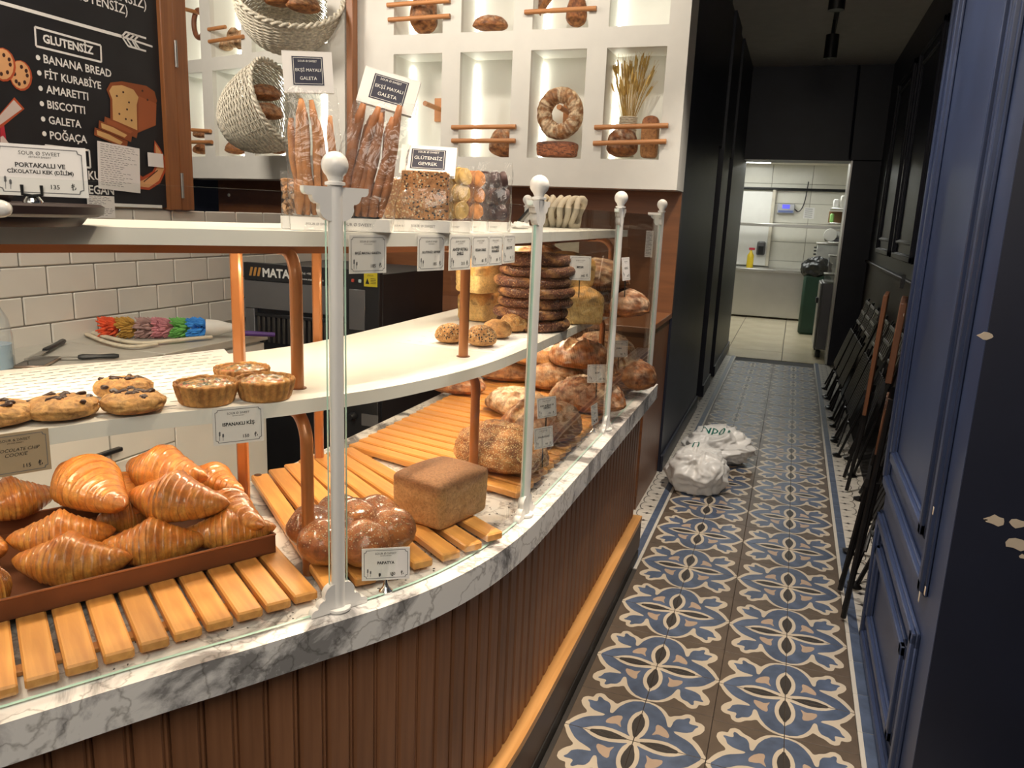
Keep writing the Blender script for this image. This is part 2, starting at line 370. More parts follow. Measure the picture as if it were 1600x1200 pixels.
# ------------------------------------------------------------------ paths
def chaikin(p, it=2, closed=False):
    p = [V(q) for q in p]
    for _ in range(it):
        o = [] if closed else [p[0]]
        n = len(p)
        for i in range(n if closed else n - 1):
            a, b = p[i], p[(i + 1) % n]; o += [a * .75 + b * .25, a * .25 + b * .75]
        if not closed: o.append(p[-1])
        p = o
    return p
class Path:
    def __init__(s, pts, it=2):
        s.p = [V((x, y, 0)) for x, y in [(q[0], q[1]) for q in chaikin([V((*a, 0)) for a in pts], it)]]
        s.s = [0]
        for a, b in zip(s.p, s.p[1:]): s.s.append(s.s[-1] + (b - a).length)
        s.L = s.s[-1]
    def at(s, t, off=0, z=0):
        t = max(0, min(s.L, t)); i = 0
        i = int(np.searchsorted(s.s, t, 'right')) - 1; i = max(0, min(len(s.p) - 2, i))
        k = (t - s.s[i]) / (s.s[i + 1] - s.s[i]); p = s.p[i].lerp(s.p[i + 1], k); n = s.nrm(t)
        return V((p.x + n.x * off, p.y + n.y * off, z))
    def tan(s, t):
        e = .06; a = max(0, t - e); b = min(s.L, t + e)
        def q(t):
            i = max(0, min(len(s.p) - 2, int(np.searchsorted(s.s, t, 'right')) - 1)); k = (t - s.s[i]) / (s.s[i + 1] - s.s[i]); return s.p[i].lerp(s.p[i + 1], k)
        return (q(b) - q(a)).normalized()
    def nrm(s, t): d = s.tan(t); return V((-d.y, d.x, 0))        # inward, to the staff side
    def near(s, x, y):
        return min(np.linspace(0, s.L, 900), key=lambda t: (s.at(t).xy - V((x, y))).length)
    def at_col(s, u, off, z):                                   # where an offset of the path crosses an image column
        return min(np.linspace(.4, s.L, 1500), key=lambda t: abs(PRJ(s.at(t, off, z))[0] - u))
    def steps(s, s0, s1, d=.04):
        n = max(2, int((s1 - s0) / d)); return [s0 + (s1 - s0) * i / n for i in range(n + 1)]
def band(mb, path, a, b, z0, z1, s0, s1, d=.04, mi=0, mtop=None, cut=None):
    """a slab that follows the path between two offsets"""
    st = path.steps(s0, s1, d); vs = []; fs = []
    for t in st: vs += [path.at(t, a, z0), path.at(t, b, z0), path.at(t, b, z1), path.at(t, a, z1)]
    for i in range(len(st) - 1):
        o = i * 4; q = o + 4
        mb.add([], []) if 0 else None
    base = len(mb.v); mb.v += [tuple(p) for p in vs]
    for i in range(len(st) - 1):
        o = base + i * 4; q = o + 4
        for k in range(4):
            l = (k + 1) % 4
            mb.f.append((o + k, o + l, q + l, q + k)); mb.m.append(mtop if (mtop is not None and k in (0, 2)) else mi)
    mb.f += [(base, base + 3, base + 2, base + 1)]; e = base + (len(st) - 1) * 4; mb.f += [(e, e + 1, e + 2, e + 3)]; mb.m += [mtop if mtop is not None else mi] * 2
    return mb
F = Path([(-1.40, -.17), (-1.15, .22), (-.893, .618), (-.803, .765), (-.717, .89), (-.650, .998), (-.605, 1.068), (-.560, 1.150), (-.520, 1.255), (-.490, 1.38), (-.475, 1.52), (-.471, 1.70), (-.471, 2.0), (-.472, 2.4), (-.474, 3.2)])
SH = Path([(-1.52, -.12), (-1.26, .31), (-1.02, .735), (-.93, .92), (-.86, 1.006), (-.80, 1.08), (-.75, 1.17), (-.70, 1.27), (-.665, 1.38), (-.635, 1.50), (-.616, 1.64), (-.610, 1.85), (-.611, 2.3), (-.612, 3.03)])
ZM, ZS, ZT = .763, 1.10, 1.388        # marble, middle shelf, top shelf (upper faces)
# ------------------------------------------------------------------ text and flat print
def glyphs(s, bold=0, shear=0, space=1):
    cu = bpy.data.curves.new('t', 'FONT'); cu.body = s; cu.resolution_u = 2; cu.offset = bold; cu.shear = shear; cu.space_character = space
    cu.fill_mode = 'FRONT'
    o = bpy.data.objects.new('t', cu); me = o.to_mesh()
    vs = [tuple(v.co) for v in me.vertices]; fs = [tuple(p.vertices) for p in me.polygons]
    o.to_mesh_clear(); bpy.data.objects.remove(o); bpy.data.curves.remove(cu); return vs, fs
def write(mb, s, o, ex, ez, width=None, height=None, align='C', mi=0, bold=0, lift=.0004, shear=0, space=1, rot=0):
    """flat lettering on the plane through o spanned by ex, ez; width of the line or height of its capitals"""
    vs, fs = glyphs(s, bold, shear, space)
    if not vs: return
    x0 = min(v[0] for v in vs); x1 = max(v[0] for v in vs); cap = .70
    k = width / (x1 - x0) if width else height / cap
    if width and height: k = min(k, height / cap)
    ox = {'C': (x0 + x1) / 2, 'L': x0, 'R': x1}[align]
    ex, ez = V(ex).normalized(), V(ez).normalized(); n = ex.cross(ez); o = V(o)
    mb.add([o + ex * ((v[0] - ox) * k) + ez * (v[1] * k) + n * lift for v in vs], fs, mi)
def frame2d(mb, o, ex, ez, x0, z0, x1, z1, t, notch=0, mi=0, lift=.0004):
    ex, ez = V(ex).normalized(), V(ez).normalized(); n = ex.cross(ez)
    def ring(g):
        a, b, c, d = x0 + g, z0 + g, x1 - g, z1 - g; q = notch
        if not q: return [(a, b), (c, b), (c, d), (a, d)]
        return [(a + q, b), (c - q, b), (c - q * .75, b + q * .75), (c, b + q), (c, d - q), (c - q * .75, d - q * .75), (c - q, d), (a + q, d), (a + q * .75, d - q * .75), (a, d - q), (a, b + q), (a + q * .75, b + q * .75)]
    A, B = ring(0), ring(t); m = len(A)
    vs = [V(o) + ex * x + ez * z + n * lift for x, z in A + B]
    mb.add(vs, [(i, (i + 1) % m, m + (i + 1) % m, m + i) for i in range(m)], mi)
def poly2d(mb, o, ex, ez, pts, mi=0, lift=.0004):
    ex, ez = V(ex).normalized(), V(ez).normalized(); n = ex.cross(ez)
    mb.add([V(o) + ex * x + ez * z + n * lift for x, z in pts], [tuple(range(len(pts)))], mi)
def line2d(mb, o, ex, ez, p, q, t, mi=0, lift=.0004):
    p, q = V(p), V(q); d = (q - p).normalized(); m = V((-d.y, d.x)) * t / 2
    poly2d(mb, o, ex, ez, [p - m, q - m, q + m, p + m], mi, lift)
# ------------------------------------------------------------------ floor: cement tiles with an inlaid pattern
CB = plain('tile_blue', (.085, .115, .185), .42, var=.35, sc=14); CC = plain('tile_cream', (.58, .50, .39), .45, var=.07, sc=12)
CG = plain('tile_taupe', (.115, .085, .062), .45, var=.22, sc=10); CD = plain('tile_dark', (.042, .036, .032), .45, var=.2, sc=12)
CP = plain('tile_pink', (.45, .33, .24), .45, var=.08, sc=12); CW = plain('tile_white', (.62, .58, .51), .42, var=.06, sc=8)
KF = plain('kitchen_floor_tile', (.62, .54, .38), .25, var=.08, sc=3)
mb = MB(); mb.box((.2, 5.4, -.02), (6.2, 18.4, .03)); floor = struct('floor', mb, plain('mortar', (.035, .03, .027), .8))
TP = dict(
 outer=[(0, 0), (1, 0), (.969, .088), (.912, .215), (.826, .324), (.752, .393), (.839, .475), (.908, .578), (.921, .669), (.895, .754), (.81, .784), (.765, .782), (.76, .855), (.72, .916), (.639, .931), (.584, .879), (.529, .826), (.458, .806), (.397, .743), (.359, .799), (.287, .898), (.189, .965), (.095, .99), (0, .995)],
 blue=[(.737, .0), (.937, .0), (.91, .069), (.835, .181), (.752, .277), (.642, .334), (.55, .378), (.507, .409), (.51, .444), (.621, .447), (.738, .5), (.772, .558), (.79, .636), (.84, .679), (.785, .703), (.726, .69), (.673, .72), (.705, .802), (.658, .847), (.604, .769), (.532, .762), (.477, .696), (.459, .607), (.455, .529), (.427, .492), (.39, .526), (.365, .643), (.304, .773), (.218, .885), (.122, .945), (0, .955), (0, .751), (.058, .682), (.107, .602), (.137, .484), (.145, .381), (.133, .239), (.092, .123), (.05, .068), (.107, .093), (.236, .131), (.381, .154), (.531, .134), (.641, .065)],
 dark1=[(.629, 0), (.534, .054), (.413, .082), (.266, .068), (.151, .022), (.087, 0)],
 dark2=[(0, .074), (.049, .2), (.079, .323), (.084, .433), (.06, .54), (.025, .602), (0, .645)],
 beige=[(.47, .257), (.407, .246), (.341, .263), (.282, .279), (.205, .202), (.246, .304), (.251, .375), (.235, .481), (.298, .492), (.357, .451), (.424, .385)])
def smooth2(pts, pins=1):
    p = [V((a, b)) for a, b in pts]; o = []
    n = len(p)
    for i in range(n):
        a, b = p[i], p[(i + 1) % n]
        on_edge = lambda q: q.x <= .001 or q.y <= .001
        if on_edge(a): o.append(a)
        else: o.append((p[i - 1] + a * 6 + b) / 8)
        if not (on_edge(a) and on_edge(b)): o.append((a + b) / 2 + ((a - p[i - 1]) + (b - p[(i + 2) % n])) * .04)
    return [(min(1, max(0, q.x)), min(1, max(0, q.y))) for q in o]
TS = .2; tiles = {}
for sx in (-1, 1):
    for sy in (-1, 1):
        b = MB(); g = .0008
        b.box((sx * TS / 2, sy * TS / 2, -.006), (TS - 2 * g, TS - 2 * g, .012), bev=.0012)
        for k, (nm, mi) in enumerate((('outer', 1), ('blue', 2), ('dark1', 3), ('dark2', 3), ('beige', 4))):
            s_ = TS - 2 * g - .001
            b.flat([(sx * (g + .0005 + u * s_), sy * (g + .0005 + v * s_)) for u, v in smooth2(TP[nm])], .0002 + .0002 * min(k, 2), mi)
        me = b.mesh('floor_tile', [CG, CC, CB, CD, CP], 0, fix=False); tiles[(sx, sy)] = me
X0, Y0 = -.0752, 1.943
for k in range(-2, 17):
    for cx in (X0 - .2, X0 + .2):
        for sx in (-1, 1):
            for sy in (-1, 1):
                place('floor_tile', tiles[(sx, sy)], (cx, Y0 + .4 * k + (0 if cx < X0 else -.012), 0), (0, 0, 0), floor)
bt = {}
for sd in (-1, 1):                                    # border tile: blue band, dark lozenges, scalloped lines
    b = MB(); g = .0008; b.box((sd * .1, .1, -.006), (.2 - 2 * g, .2 - 2 * g, .012), bev=.0012)
    def R(u0, u1, y0, y1, mi, z=.0003): b.flat([(sd * u0, y0), (sd * u1, y0), (sd * u1, y1), (sd * u0, y1)], z, mi)
    R(.014, .046, g, .2 - g, 2)
    for yc in (.05, .15):
        b.flat([(sd * (.074 + dx), yc + dy) for dx, dy in ((-.028, 0), (-.009, .004), (0, .013), (.009, .004), (.03, 0), (.009, -.004), (0, -.013), (-.009, -.004))], .0003, 3)
        for uu, rr, kk in ((.064, .004, 3), (.16, .003, 3)):
            b.flat([(sd * (uu + rr * 2.2 * math.cos(a)), yc + .05 + rr * math.sin(a) - (.1 if yc > .1 else 0)) for a in [i * math.pi / 3 for i in range(6)]], .0003, 4)
    for base, amp in ((.100, .024), (.186, -.024)):   # scallops
        for q in range(2):
            pts = []
            for i in range(9):
                a = math.pi * i / 8; pts.append(V((base + amp * math.sin(a) ** .8, .05 - .05 * math.cos(a) + .1 * q - .05)))
            pts = [V((p.x, p.y + .05)) for p in pts]
            for p, r in zip(pts, pts[1:]):
                d = (r - p).normalized(); m = V((-d.y, d.x)) * .0021
                b.flat([(sd * p_.x, min(.199, max(.001, p_.y))) for p_ in (p - m, r - m, r + m, p + m)], .0003, 3)
    bt[sd] = b.mesh('border_tile', [CW, CW, CB, CD, plain('tile_fleck', (.33, .29, .24), .5)], 0, fix=False)
for i in range(38):
    y = 1.243 + .2 * i
    if y > 2.9: place('border_tile', bt[-1], (X0 - .4, y, 0), (0, 0, 0), floor)
    if y < 8.7: place('border_tile', bt[1], (X0 + .4, y, 0), (0, 0, 0), floor)
kt = MB(); kt.box((0, 0, -.006), (.594, .594, .012), bev=.002); kt = kt.mesh('kitchen_tile', KF, 0, fix=False)
for i in range(-2, 4):
    for j in range(8):
        place('kitchen_tile', kt, (-.30 + .6 * i, 9.09 + .6 * j, 0), (0, 0, 0), floor)
# ------------------------------------------------------------------ walls
def boxstruct(name, lo, hi, m, parent=None):
    b = MB(); lo, hi = V(lo), V(hi); b.box((lo + hi) / 2, hi - lo); return struct(name, b, m, parent)
mb = MB(); mb.box((-1.0, 3.9, 3.03), (7.2, 14, .06)); ceiling = struct('ceiling', mb, MT['ceil'])
b = MB(); b.box((-2.55, .1, .69), (.2, 5.4, 1.38)); b.box((-2.55, -.15, 2.19), (.2, 5.6, 1.62))
b.box((-2.55, 3.45, .66), (.2, 1.4, 1.32))
wall_left = struct('wall_left', b, MT['wall_white'])
tm = MB(); tm.box((0, 0, 0), (.008, .196, .096), bev=.0038); tm = tm.mesh('metro_tile', MT['metro'], 0, fix=False)
b = MB(); b.box((-2.446, 2.75, 1.13), (.006, 2.7, .46)); part('grout_bed', b, MT['grout'], wall_left)
for r in range(5):
    zc = .945 + .1 * r - .005
    for k in range(13):
        yc = 1.42 + .2 * k + (.1 if r % 2 == 0 else 0)
        place('metro_tile', tm, (-2.440, yc + .004, zc), (0, 0, 0), wall_left)
boxstruct('wall_front', (-2.65, -2.8, 0), (3.2, -2.6, 3.0), MT['wall_white'])
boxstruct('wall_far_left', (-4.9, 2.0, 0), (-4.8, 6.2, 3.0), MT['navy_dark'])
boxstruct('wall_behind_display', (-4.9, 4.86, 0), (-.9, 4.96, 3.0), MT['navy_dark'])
q = MB(); q.box((1.05, 1.798, 1.5), (1.355, .006, 2.995)); part('front_panel', q, MT['navy_dark'], pier, smooth=0) if 0 else None
boxstruct('wall_right', (1.7, -2.6, 0), (1.8, 1.9, 3.0), MT['navy'])
# corridor, left side: three wall pieces with two recessed doorways
b = MB(); b.box((-.76, 5.24, 1.5), (.32, 1.72, 3.0)); b.box((-.76, 6.80, 1.5), (.32, .56, 3.0)); b.box((-.76, 9.6, 1.5), (.32, 4.1, 3.0)) if 0 else b.box((-.76, 8.35, 1.5), (.32, 1.75, 3.0))
b.box((-.77, 6.31, 2.5), (.30, .42, 1.0)); b.box((-.77, 7.28, 2.5), (.30, .4, 1.0))
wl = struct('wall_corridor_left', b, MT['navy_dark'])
for y0, y1 in ((4.38, 6.1), (6.52, 7.08), (7.475, 9.22)):
    q = MB(); q.box((-.592, (y0 + y1) / 2, .05), (.016, y1 - y0 + .012, .1), bev=.004); struct('baseboard_corridor_left', q, MT['navy_dark'])
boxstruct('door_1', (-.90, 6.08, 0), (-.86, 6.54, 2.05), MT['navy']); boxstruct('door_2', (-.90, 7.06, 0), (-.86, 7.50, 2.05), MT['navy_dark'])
# end wall over the kitchen opening, right jamb, corridor right wall
b = MB(); b.box((.1, 9.0, 2.545), (1.4, .4, .91)); b.box((.64, 9.35, 1.05), (.36, 1.1, 2.1)) if 0 else b.box((.66, 9.0, 1.05), (.40, .4, 2.1))
struct('wall_end', b, MT['navy_dark'])
b = MB(); b.box((.448, 9.0, 1.05), (.016, .40, 2.09)); struct('trim_1', b, MT['steel'])
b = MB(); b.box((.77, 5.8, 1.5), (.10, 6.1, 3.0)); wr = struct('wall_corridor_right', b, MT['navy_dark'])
b = MB(); b.box((.706, 5.8, 1.11), (.03, 6.0, .022), bev=.005); b.box((.716, 5.8, .56), (.008, 6.0, 1.08)); part('wainscot', b, plain('dark_wainscot', (.05, .028, .016), .5), wr)
def moulding(mb, x, y0, y1, z0, z1, w_=.036, t=.014, sgn=-1, mi=0):
    for d, (ww, tt) in ((0, (w_, t * .5)), (.006, (w_ - .014, t))):
        h = ww / 2; o = w_ / 2
        for yy in (y0 + o, y1 - o): mb.box((x + sgn * tt / 2, yy, (z0 + z1) / 2), (tt, ww, z1 - z0 - 2 * (o - h)), bev=.003, mi=mi)
        for zz in (z0 + o, z1 - o): mb.box((x + sgn * tt / 2, (y0 + y1) / 2, zz), (tt, y1 - y0 - 2 * (o - h), ww), bev=.003, mi=mi)
for y0 in (3.0, 4.25, 5.55, 6.85):
    q = MB(); moulding(q, .72, y0, y0 + 1.05, 1.22, 2.7, .05, .03); moulding(q, .72, y0 + .1, y0 + .95, 1.33, 2.6, .03, .02); part('panel_moulding', q, MT['navy_dark'], wr)
b = MB(); b.tube([(.40, 8.72, 2.98), (.42, 8.75, 2.1)], .012); struct('trim_2', b, MT['navy_dark'], None)
# the navy pier at the right
b = MB(); b.box((1.0575, 2.31, 1.5), (1.345, 1.02, 3.0)); pier = struct('wall_pier', b, MT['navy'])
for nm, a in (('outer', (1.93, 2.82, .585, 2.84)), ('inner', (2.035, 2.735, .69, 2.72)), ('o2', (1.93, 2.82, .012, .49)), ('i2', (2.035, 2.735, .11, .40))):
    q = MB(); moulding(q, .385, *a, w_=.042, t=.02); part('panel_moulding', q, MT['navy'], pier)
q = MB(); q.box((1.0575, 1.7985, 1.5), (1.343, .004, 2.995)); part('shaded_front', q, plain('navy_shaded', (.010, .013, .030), .5, var=.15, sc=4), pier, smooth=0)  # pier's own front face; its shade is put into a darker navy
q = MB(); rr = random.Random(3)
for u, v, s_ in ((1556, 813, .017), (1592, 818, .015), (1590, 850, .019), (1599, 870, .008), (1540, 812, .003), (1540, 525, .012)):
    c = PY(u, v, 1.796)
    q.prism([(c.x + s_ * rr.uniform(.6, 1.1) * math.cos(a) * 1.25, c.z + s_ * .75 * rr.uniform(.6, 1.1) * math.sin(a)) for a in [i * math.pi / 5 for i in range(10)]], -.0005, .001, 0, Matrix(((1, 0, 0, 0), (0, 0, -1, 1.796), (0, 1, 0, 0), (0, 0, 0, 1))))
for u, v, s_ in ((1458, 798, .011), (1445, 923, .012), (1436, 932, .014), (1412, 492, .006)):
    c = PX(u, v, .364); q.box((.3642, c.y, c.z), (.0012, s_ * .8, s_ * 1.7), bev=.0004)
part('paint_chip', q, MT['chip'], pier)
# ------------------------------------------------------------------ display counter
s_p1 = F.near(-.69, 1.02); S0, S1 = .15, F.L
ct = thing('display_counter', 'curved bakery counter with white grey-veined marble top and fluted brown wood front', 'counter', (-.8, 1.6, 0))
mb = band(MB(), F, 0, .712, ZM - .062, ZM, S0, S1); part('marble_top', mb, MT['marble'], ct)
mb = band(MB(), F, .072, .66, .02, ZM - .062, S0, S1 - .012); part('cabinet_body', mb, MT['front_wood'], ct)
sl = F.near(-.60, 1.15)
mb = band(MB(), F, .020, .08, .155, .176, S0, S1 - .004, .08); part('base_ledge', mb, MT['ledge_wood'], ct)
mb = band(MB(), F, .022, .075, .037, .155, S0, S1 - .006, .08); part('plinth_board', mb, MT['plinth'], ct)
mb = band(MB(), F, .018, .07, .0, .037, S0, S1 - .05, .08); part('toe_kick', mb, MT['toe'], ct)
bd = MB(); H = ZM - .062 - .176
bd.box((0, -.008, 0), (.042, .016, H), bev=.004); bd.box((.0255, -.005, 0), (.009, .010, H), bev=.003)
bd = bd.mesh('front_board', MT['front_wood'], 0, fix=False)
t = S0 + .03
while t < S1 - .03:
    d = F.tan(t); p = F.at(t, .072, .176 + H / 2)
    if PRJ(p)[0] > -60: place('front_board', bd, p, (0, 0, math.atan2(d.y, d.x)), ct)
    t += .0523
# ------------------------------------------------------------------ slatted racks
ZL = .788; slm = {}
def slat(parent, a, b, w_=.041, h=.017, mat='slat'):
    a, b = V(a), V(b); L = (b - a).length; c = (a + b) / 2; an = math.atan2(b.y - a.y, b.x - a.x)
    m = MB(); m.box((0, 0, 0), (L, w_, h), bev=.003); me = m.mesh('slat', MT[mat], 30, fix=False)
    return place('slat', me, (c.x, c.y, ZL - h / 2), (0, 0, an), parent)
def runner(parent, pts, w_=.022):
    m = MB()
    for p, q in zip(pts, pts[1:]):
        p, q = V(p), V(q); c = (p + q) / 2; m.box((c.x, c.y, ZM + .0045), ((q - p).length, w_, .0075), math.atan2(q.y - p.y, q.x - p.x), bev=.001)
    part('runner', m, MT['slat'], parent)
rackA = thing('slatted_rack', 'oiled wooden slat rack lying under the croissant tray', 'rack', (-1.05, 1.0, ZM))
rackB = thing('slatted_rack', 'fan-shaped wooden slat rack between the braided bun and the square loaf', 'rack', (-.85, 1.45, ZM))
rackC = thing('slatted_rack', 'long wooden slat rack carrying the round country loaves', 'rack', (-.85, 2.4, ZM))
dA = V((.815, -.58, 0)).normalized(); fa = V((-.904, .690, 0)); fb = V((-.715, 1.034, 0))
for k in range(-4, 9):
    f = fa.lerp(fb, k / 8); slat(rackA, f - dA * .46, f)
runner(rackA, [fa.lerp(fb, -.52) - dA * .07, fa.lerp(fb, 1.02) - dA * .07]); runner(rackA, [fa.lerp(fb, -.52) - dA * .40, fa.lerp(fb, 1.02) - dA * .40])
Bb = [(-1.165, 1.50), (-1.155, 1.553), (-1.145, 1.603), (-1.135, 1.65), (-1.125, 1.695), (-1.11, 1.738), (-1.095, 1.778)]
Bf = [(-.680, 1.075), (-.655, 1.130), (-.628, 1.180), (-.592, 1.232), (-.558, 1.286), (-.535, 1.343), (-.515, 1.408)]
for p, q in zip(Bb, Bf): slat(rackB, (*p, 0), (*q, 0))
runner(rackB, [V((*p, 0)).lerp(V((*q, 0)), .80) for p, q in zip(Bb, Bf)]); runner(rackB, [V((*p, 0)).lerp(V((*q, 0)), .15) for p, q in zip(Bb, Bf)])
m = MB(); c = PZ(396, 738, ZL); m.lathe([(0.001, 0), (.009, 0), (.009, .0012), (.0005, .0012)], (c.x + .022, c.y - .012, ZL - .0004), 14); part('plug', m, plain('plug_brown', (.11, .045, .02), .5), rackB, label='dark brown plug')
for k in range(24):
    y = 1.832 + .0525 * k; a = math.radians(-16 + 5.5 * min(1, k / 14)); L = .575
    x1 = -.548 + .004 * min(k, 6) / 6
    slat(rackC, (x1 - L * math.cos(a), y - .002, 0), (x1, y + L * math.sin(a), 0))
runner(rackC, [(-1.03, 1.79, 0), (-1.03, 3.05, 0)]); runner(rackC, [(-.64, 1.69, 0), (-.62, 2.95, 0)])
# ------------------------------------------------------------------ shelves on copper tube frames
sv = thing('display_shelves', 'two white curved shelves on copper tube frames above the counter', 'shelving', (-.85, 1.6, ZM))
def shelf(name, z, label, th=.025):
    return part(name, band(MB(), SH, 0, .475, z - th, z, .1, SH.L), MT['white_lam'], sv)
shelf('middle_shelf', ZS, ''); shelf('top_shelf', ZT, '')
Rt = .0115
def bent(a, top, b, r=.05):
    a, b = V(a), V(b); d = (V((b.x, b.y, 0)) - V((a.x, a.y, 0))).normalized(); pts = [a]
    for i in range(9):
        an = math.pi / 2 * i / 8; pts.append(V((a.x, a.y, top - r)) + d * (r * (1 - math.cos(an))) + V((0, 0, r * math.sin(an))))
    pts.append(V((b.x, b.y, top))); return pts
b2 = PZ(499, 728, ZM); b2u = V((b2.x, b2.y, 0))
frames = [(V((-.782, 1.140, 0)), V((-.835, 1.192, 0)), V((-1.075, 1.33, 0)), 'nearest the croissants'), (V((-.69, 1.71, 0)), V((-.702, 1.655, 0)), b2u, 'beside the square loaf'), (V((-.668, 2.95, 0)), V((-.648, 2.93, 0)), V((-1.06, 2.98, 0)), 'at the far end by the wood cabinet')]
for lf, uf, bk, wh in frames:
    f = sv
    m = MB(); m.tube(bent((lf.x, lf.y, ZM), ZS - .025 - Rt, bk), Rt, 12); part('lower_tube', m, MT['copper'], f)
    m = MB(); m.tube(bent((uf.x, uf.y, ZS), ZT - .025 - Rt, bk), Rt, 12); part('upper_tube', m, MT['copper'], f)
    m = MB(); m.lathe([(.0005, 0), (.016, 0), (.016, .0015), (.0005, .0015)], (uf.x, uf.y, ZS), 14); part('collar', m, MT['tray'], f)
    m = MB(); m.box((bk.x, bk.y, (ZM + ZT - .026) / 2), (.022, .022, ZT - .026 - ZM), .4, bev=.004); part('back_leg', m, MT['copper'], f)
m = MB(); band(m, SH, .10, .135, ZT - .043, ZT - .0255, .1, SH.L - .06); part('shelf_rail', m, MT['rail_brown'], sv, label='flat brown rail')
# ------------------------------------------------------------------ glass guard: posts and panes
GO = .037
PB, PT = ZM, 1.461
guard = thing('glass_guard', 'clear glass guard of panes and white ball topped posts along the counter edge', 'glass guard', (-.6, 1.6, ZM))
posts = []
def bracket(m, c, d, z, up, L=.046, h=.050):
    """flat scalloped plate that grips the pane, its profile stepping down in lobes"""
    prof = [(0, 0), (L, 0)] + [(L * (1 - .08 * k) - .0, h * y) for k, y in ((0, .12), (.6, .21), (1.6, .25), (2.8, .25), (3.4, .27))] + [(L * x, h * y) for x, y in ((.70, .36), (.64, .45), (.54, .50), (.46, .50), (.44, .56), (.46, .68), (.42, .80), (.34, .90), (.22, .97), (.12, 1.0))] + [(0, h)]
    prof = [(x, -y if up else y) for x, y in prof]
    d = V(d); n = V((0, 0, 1)).cross(d)
    M = Matrix.Identity(4)
    for i in range(3): M[i][0] = d[i]; M[i][1] = (0, 0, 1)[i]; M[i][2] = n[i]; M[i][3] = V(c)[i]
    M[2][3] = z; m.prism(prof, -.007, .007, 0, M)
def post(p, d1, d2, label, r=.0115, base=ZM):
    m = MB(); m.tube([(p.x, p.y, base), (p.x, p.y, PT)], r, 14); o = part('glass_post', m, MT['post'], guard)
    m = MB(); z = PT
    m.lathe([(r, z), (.0155, z + .001), (.0155, z + .005), (.010, z + .007), (.0125, z + .013)] + [(.0205 * math.sin(a), z + .030 - .0205 * math.cos(a)) for a in [.7 + i * .244 for i in range(10)]] + [(.0004, z + .0505)], (p.x, p.y, 0), 18); part('knob', m, MT['post'], o)
    m = MB()
    for d in (d1, d2):
        if d is not None: bracket(m, p + V(d) * r * .6, d, PT - .002, True)
    part('top_bracket', m, MT['post'], o)
    m = MB()
    for d in (d1, d2):
        if d is not None: bracket(m, p + V(d) * r * .6, d, base + .001, False, .044, .050)
    m.lathe([(.018, base), (.021, base + .003), (.021, base + .007), (.0135, base + .008)], (p.x, p.y, 0), 16); part('base_bracket', m, MT['post'], o)
    return o
tp = [min(np.linspace(0, F.L, 1500), key=lambda t: (F.at(t, GO).xy - V(q)).length) for q in ((-.669, 1.052), (-.507, 1.584), (-.511, 2.386), (-.51, 3.176))]
lab = ['white glass post nearest the camera, beside the braided bun', 'white glass post beside the sesame loaf', 'white glass post in front of the brown loaves, third along the counter', 'white glass post at the corridor end of the counter']
for i, t in enumerate(tp):
    p = F.at(t, GO, 0); d = F.tan(t)
    post(p, -d, d if i < 3 else V((-1, 0, 0)), lab[i])
pe = V((-1.075, 3.18, 0)); post(pe, V((1, 0, 0)), None, 'white glass post behind the cream cloth at the staff side', base=ZM)
def pane(t0, t1, label):
    m = band(MB(), F, GO - .003, GO + .003, ZM + .003, PT - .012, t0, t1, .05, 0, 1)
    return part('glass_pane', m, [MT['glass'], MT['glass_edge']], guard, smooth=30)
pane(.5, tp[0] - .016, 'clear glass pane in front of the croissants')
pane(tp[0] + .016, tp[1] - .016, 'curved clear glass pane in front of the braided bun')
pane(tp[1] + .016, tp[2] - .016, 'clear glass pane in front of the sesame loaf')
pane(tp[2] + .016, tp[3] - .016, 'clear glass pane at the corridor end of the counter front')
a, b_ = F.at(tp[3], GO, 0), pe
m = MB(); m.box(((a.x + b_.x) / 2, 3.18, (ZM + PT - .009) / 2), (abs(a.x - b_.x) - .034, .006, PT - .015 - ZM))
q = MB(); q.box((a.x - .040, 3.1755, 1.335), (.030, .001, .105)); lb_ = part('paper_label', q, MT['card'], guard, smooth=0, label='small white printed label on the end pane')
q = MB()
for k in range(16): line2d(q, V((a.x - .040, 3.1748, 1.38 - .006 * k)), (1, 0, 0), (0, 0, 1), (-.012, 0), (.006 + .006 * (k * 7 % 3 - 1), 0), .0016)
part('label_print', q, MT['ink_grey'], lb_, smooth=0, fix=False)
m.m = [0, 1, 0, 0, 0, 0]; part('glass_pane', m, [MT['glass'], MT['glass_edge']], guard, smooth=0)
